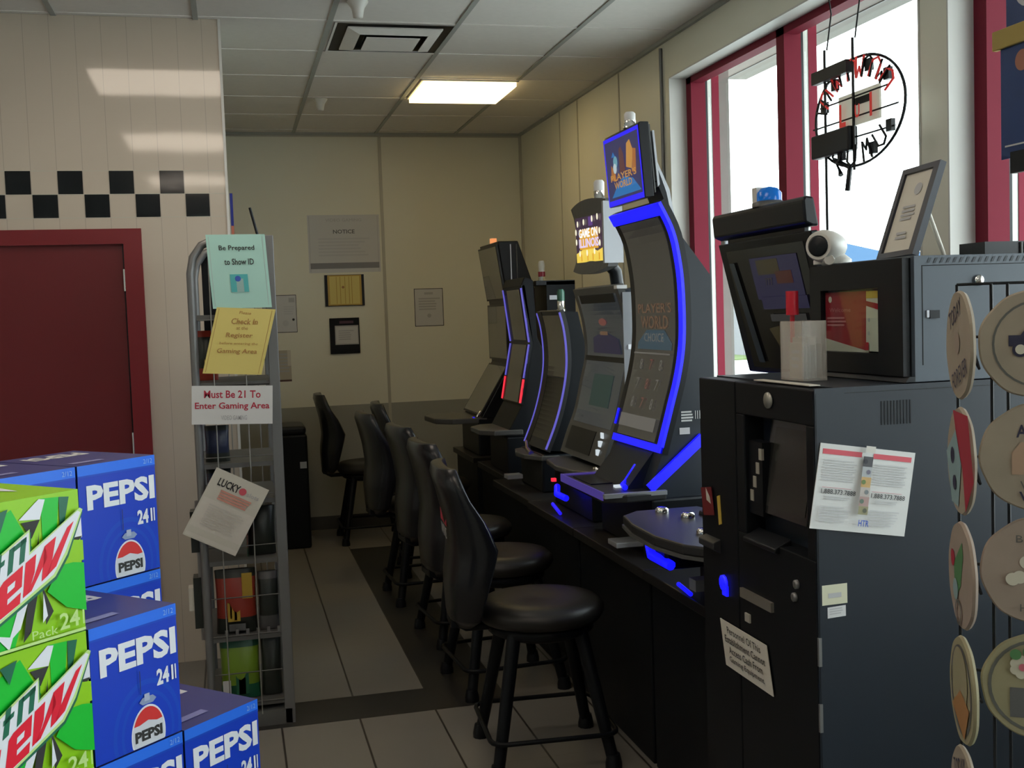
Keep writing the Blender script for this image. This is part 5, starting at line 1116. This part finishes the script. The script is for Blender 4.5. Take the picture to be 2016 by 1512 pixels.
col(0, 1, TOP3, 5, 'cola', ['blue carton at the top of the rear row, directly behind the green stack', 'rear row blue carton second down behind the green stack', 'rear row blue carton third down behind the green stack', 'rear row blue carton fourth down behind the green stack', 'rear row bottom blue carton behind the green stack'])
col(-1.0, 1, TOP3, 5, 'cola', ['top blue carton at the far left of the rear row', 'second blue carton down at the far left of the rear row', 'third blue carton down at the far left of the rear row', 'fourth blue carton down at the far left of the rear row', 'bottom blue carton at the far left of the rear row'])
# pallet
f = MB(); M_ = Matrix.Translation(P0) @ Matrix(((U.x, Vv.x, 0, 0), (U.y, Vv.y, 0, 0), (0, 0, 1, 0), (0, 0, 0, 1)))
wood = mat('pallet_wood', (0.30, 0.21, 0.12), 0.8, var=0.2)
for k in range(5): f.box((-0.42+k*0.125, -0.01, 0.062), (-0.33+k*0.125, 0.54, 0.0825), wood, M_)
for y_ in (0.0, 0.24, 0.48): f.box((-0.42, y_, 0.0), (0.21, y_+0.05, 0.062), wood, M_)
fin('pallet', f, 'low wooden pallet under the stacked pop cartons', 'pallet')

# ================================================================== SPINNER RACK WITH STONE PLATES
RSP = root('spinner_rack', (1.10, 1.42, 0), 'black wire spinner rack displaying round plates at the right edge', 'rack')
f = MB(); f.tube([(1.16, 1.42, 0.03), (1.16, 1.42, 1.60)], 0.014, M_BLK2, 10); mk('pole', f, RSP)
f = MB(); f.lathe((1.16, 1.42, 0), [(0.20, 0), (0.20, 0.012), (0.05, 0.03), (0.02, 0.06)], M_BLK2, 24); mk('base', f, RSP)
f = MB()
for dx, dy in ((-0.155, -0.10), (-0.125, -0.13), (-0.10, -0.13), (-0.065, -0.13), (-0.04, -0.13), (0.02, -0.13), (0.05, -0.13)):
    f.tube([(1.10+dx, 1.42+dy, 0.62), (1.10+dx, 1.42+dy, 1.60)], 0.0022, M_BLK, 6)
for z in (0.62, 0.8, 0.93, 1.08, 1.225, 1.37, 1.53, 1.60):
    f.tube([(0.945, 1.32, z), (0.965, 1.29, z), (1.17, 1.29, z)], 0.0022, M_BLK, 6); f.tube([(1.16, 1.42, z), (1.16, 1.29, z)], 0.003, M_BLK, 6)
mk('wire_panel', f, RSP)
f = MB()
for z in (0.93, 1.08, 1.225, 1.37, 1.52): f.tube([(0.945, 1.30, z+0.02), (0.935, 1.262, z-0.03), (0.925, 1.255, z-0.02)], 0.002, M_BLK, 5)
for z in (1.065, 1.22, 1.375, 1.52): f.tube([(1.03, 1.29, z+0.06), (1.03, 1.25, z+0.066)], 0.0025, M_STEEL, 5)
mk('hook', f, RSP)
def plate(c, R, nvec, updir, base, art, label):
    """round slab, slightly irregular rim; art(P) draws on the face"""
    n = V(nvec).normalized(); up = V(updir); up = (up - n*up.dot(n)).normalized(); rt = up.cross(n)
    c = V(c); m = MB(); N = 72; rim = []
    rn = random.Random(int(c.z*1000)); ph = rn.random()*6
    for k in range(N):
        a = 2*PI*k/N; q = R*(1+0.008*math.sin(9*a+ph)+0.006*math.sin(5*a)); rim.append(rt*math.cos(a)*q + up*math.sin(a)*q)
    t = 0.0035
    vs = [c+p*0.97+n*t for p in rim] + [c+p for p in rim] + [c+p*0.97-n*t for p in rim]
    fs = [tuple(range(N)), tuple(range(3*N-1, 2*N-1, -1))]
    for k in range(N):
        j = (k+1) % N; fs += [(k, N+k, N+j, j), (N+k, 2*N+k, 2*N+j, N+j)]
    m.add(vs, fs, base)
    P = Panel(m, c - rt*R + up*R + n*t, c + rt*R + up*R + n*t, c - rt*R - up*R + n*t); P.k = 0
    art(P); return tag(mk('stone_plate', m), label, 'plate', 'round plates on the spinner rack')
ogr = mat('plate_orange', (0.50, 0.12, 0.05), 0.6); nvy = mat('plate_navy', (0.02, 0.02, 0.05), 0.6); crm = mat('plate_cream', (0.55, 0.52, 0.42), 0.6); tan = mat('plate_peach', (0.38, 0.25, 0.17), 0.6); tl = mat('plate_pale_teal', (0.22, 0.32, 0.33), 0.6); prd = mat('plate_red', (0.34, 0.02, 0.04), 0.6); pg = mat('plate_leaf', (0.07, 0.19, 0.07), 0.6); pgr = mat('plate_dark_ring', (0.10, 0.10, 0.09), 0.6); pk = mat('plate_pink', (0.5, 0.12, 0.16), 0.6); obr = mat('plate_amber', (0.35, 0.17, 0.06), 0.6)
def art_truck(P):
    P.ring(0.52, 0.5, 0.40, 0.02, pgr); P.rect(0.26, 0.42, 0.80, 0.52, nvy); P.poly([(0.36, 0.42), (0.42, 0.34), (0.62, 0.34), (0.70, 0.42)], nvy); P.circle(0.36, 0.55, 0.07, nvy); P.circle(0.36, 0.55, 0.045, crm); P.circle(0.70, 0.55, 0.07, nvy); P.circle(0.70, 0.55, 0.045, crm); P.text('GARAGE', 0.62, 0.22, 0.09, ogr, 0.42); P.text('SINCE', 0.6, 0.74, 0.09, ogr, 0.38)
def art_att(P): P.text('ATTITUDE', 0.62, 0.26, 0.12, nvy, 0.60, 0.02); P.poly([(0.28, 0.62), (0.28, 0.46), (0.36, 0.36), (0.8, 0.36), (0.8, 0.66), (0.28, 0.66)], tan); P.circle(0.42, 0.55, 0.02, pgr); P.text('WITH', 0.5, 0.76, 0.08, pgr, 0.3); P.text('WINGS', 0.56, 0.86, 0.09, nvy, 0.44, 0.02)
def art_flower(P):
    for (x, y) in ((0.52, 0.30), (0.40, 0.42), (0.34, 0.56), (0.28, 0.58), (0.58, 0.50), (0.66, 0.36), (0.56, 0.60)): P.circle(x, y, 0.06, crm)
    P.circle(0.54, 0.5, 0.05, pg); P.text('BLESS', 0.46, 0.20, 0.07, pgr, 0.3); P.text('HOME', 0.5, 0.84, 0.07, pgr, 0.32)
def art_pink(P):
    P.ring(0.5, 0.5, 0.44, 0.03, pgr); P.rect(0.25, 0.52, 0.78, 0.80, bgr)
    for k in range(7): P.circle(0.36+0.07*math.cos(k*0.9), 0.32+0.07*math.sin(k*0.9), 0.045, crm)
    P.circle(0.36, 0.32, 0.035, pk); P.circle(0.3, 0.2, 0.05, pg); P.circle(0.42, 0.17, 0.06, pg); P.circle(0.56, 0.34, 0.07, crm)
NF = (-0.55, -0.8, 0.02)
for (z, base, art, lab) in ((1.520, M_STONE, art_truck, 'plate with a dark car and orange lettering, topmost at the right edge'), (1.372, M_STONE, art_att, 'plate with bold dark lettering around a peach shape, second down at the right edge'), (1.222, M_STONE2, art_flower, 'pinkish plate with white blossoms, third down at the right edge'), (1.068, M_STONE3, art_pink, 'olive-rimmed plate with a pink-centred flower, fourth down at the right edge')):
    plate((1.011, 1.248, z), 0.071, NF, (0, 0, 1), base, art, lab)
def a_text(P): P.text('TODAY', 0.5, 0.2, 0.16, nvy, 0.5); P.circle(0.5, 0.48, 0.1, M_STONE2); P.text('FOREVER', 0.5, 0.78, 0.16, nvy, 0.6)
def a_red(P): P.poly([(0.45, 0.0), (1, 0.2), (1, 0.8), (0.6, 1), (0.62, 0.6), (0.5, 0.3)], prd); P.poly([(0.05, 0.3), (0.5, 0.2), (0.6, 0.55), (0.35, 0.9), (0.1, 0.8)], tl); P.circle(0.3, 0.4, 0.08, nvy); P.circle(0.3, 0.66, 0.07, nvy)
def a_leaf(P): P.poly([(0.3, 0.35), (0.7, 0.22), (0.7, 0.35), (0.5, 0.6), (0.2, 0.7)], pg); P.circle(0.28, 0.3, 0.08, prd); P.circle(0.3, 0.6, 0.1, tl); P.ring(0.35, 0.82, 0.12, 0.03, pgr)
def a_oval(P): P.ring(0.5, 0.5, 0.42, 0.05, pgr); P.circle(0.5, 0.4, 0.3, M_STONE3); P.poly([(0.1, 0.6), (0.5, 0.5), (0.8, 0.7), (0.5, 0.95)], obr)
NL = (-0.92, 0.40, 0.0)
for (z, base, art, lab) in ((1.522, M_STONE, a_text, 'edge-on tan plate with dark lettering, topmost of the left column'), (1.372, M_STONE, a_red, 'edge-on red and pale blue plate, second down in the left column'), (1.222, M_STONE2, a_leaf, 'edge-on plate with green leaves, third down in the left column'), (1.070, M_STONE3, a_oval, 'edge-on plate with an amber oval picture, fourth down in the left column'), (0.922, M_STONE, a_text, 'edge-on plate lowest in the left column, cut off by the picture bottom')):
    plate((0.908, 1.262, z), 0.070, NL, (0.20, 0.30, 1), base, art, lab)

# ================================================================== WORLD, CAMERA
w = bpy.data.worlds.new('overcast_sky'); S.world = w; w.use_nodes = True
nt = w.node_tree; bg = nt.nodes['Background']
sk = nt.nodes.new('ShaderNodeTexCoord'); sp = nt.nodes.new('ShaderNodeSeparateXYZ'); rmp = nt.nodes.new('ShaderNodeValToRGB')
nt.links.new(sk.outputs['Generated'], sp.inputs[0]); nt.links.new(sp.outputs['Z'], rmp.inputs[0])
rmp.color_ramp.elements[0].position = 0.0; rmp.color_ramp.elements[0].color = (0.95, 0.98, 1.0, 1); rmp.color_ramp.elements[1].position = 1.0; rmp.color_ramp.elements[1].color = (0.82, 0.92, 1.0, 1)
nt.links.new(rmp.outputs[0], bg.inputs[0]); bg.inputs[1].default_value = 7.5

cam = bpy.data.cameras.new('camera'); co = bpy.data.objects.new('camera', cam); COL.objects.link(co)
yaw, pit, rol = 0.24313738, 0.06116824, 0.0343854
fwd = V((math.sin(yaw)*math.cos(pit), math.cos(yaw)*math.cos(pit), -math.sin(pit))); right = V((math.cos(yaw), -math.sin(yaw), 0)); down = fwd.cross(right)
rr_ = right*math.cos(rol) + down*math.sin(rol); dd_ = -right*math.sin(rol) + down*math.cos(rol)
Mx = Matrix(((rr_.x, -dd_.x, -fwd.x, 0), (rr_.y, -dd_.y, -fwd.y, 0), (rr_.z, -dd_.z, -fwd.z, 1.58), (0, 0, 0, 1)))
co.matrix_world = Mx; cam.sensor_width = 36; cam.sensor_fit = 'HORIZONTAL'; cam.lens = 2214.63/2016*36; cam.clip_start = 0.02; cam.clip_end = 300
S.camera = co
vs = S.view_settings; vs.view_transform = 'Standard'; vs.look = 'None'; vs.gamma = 1.0; vs.use_curve_mapping = False; vs.exposure = 0.0
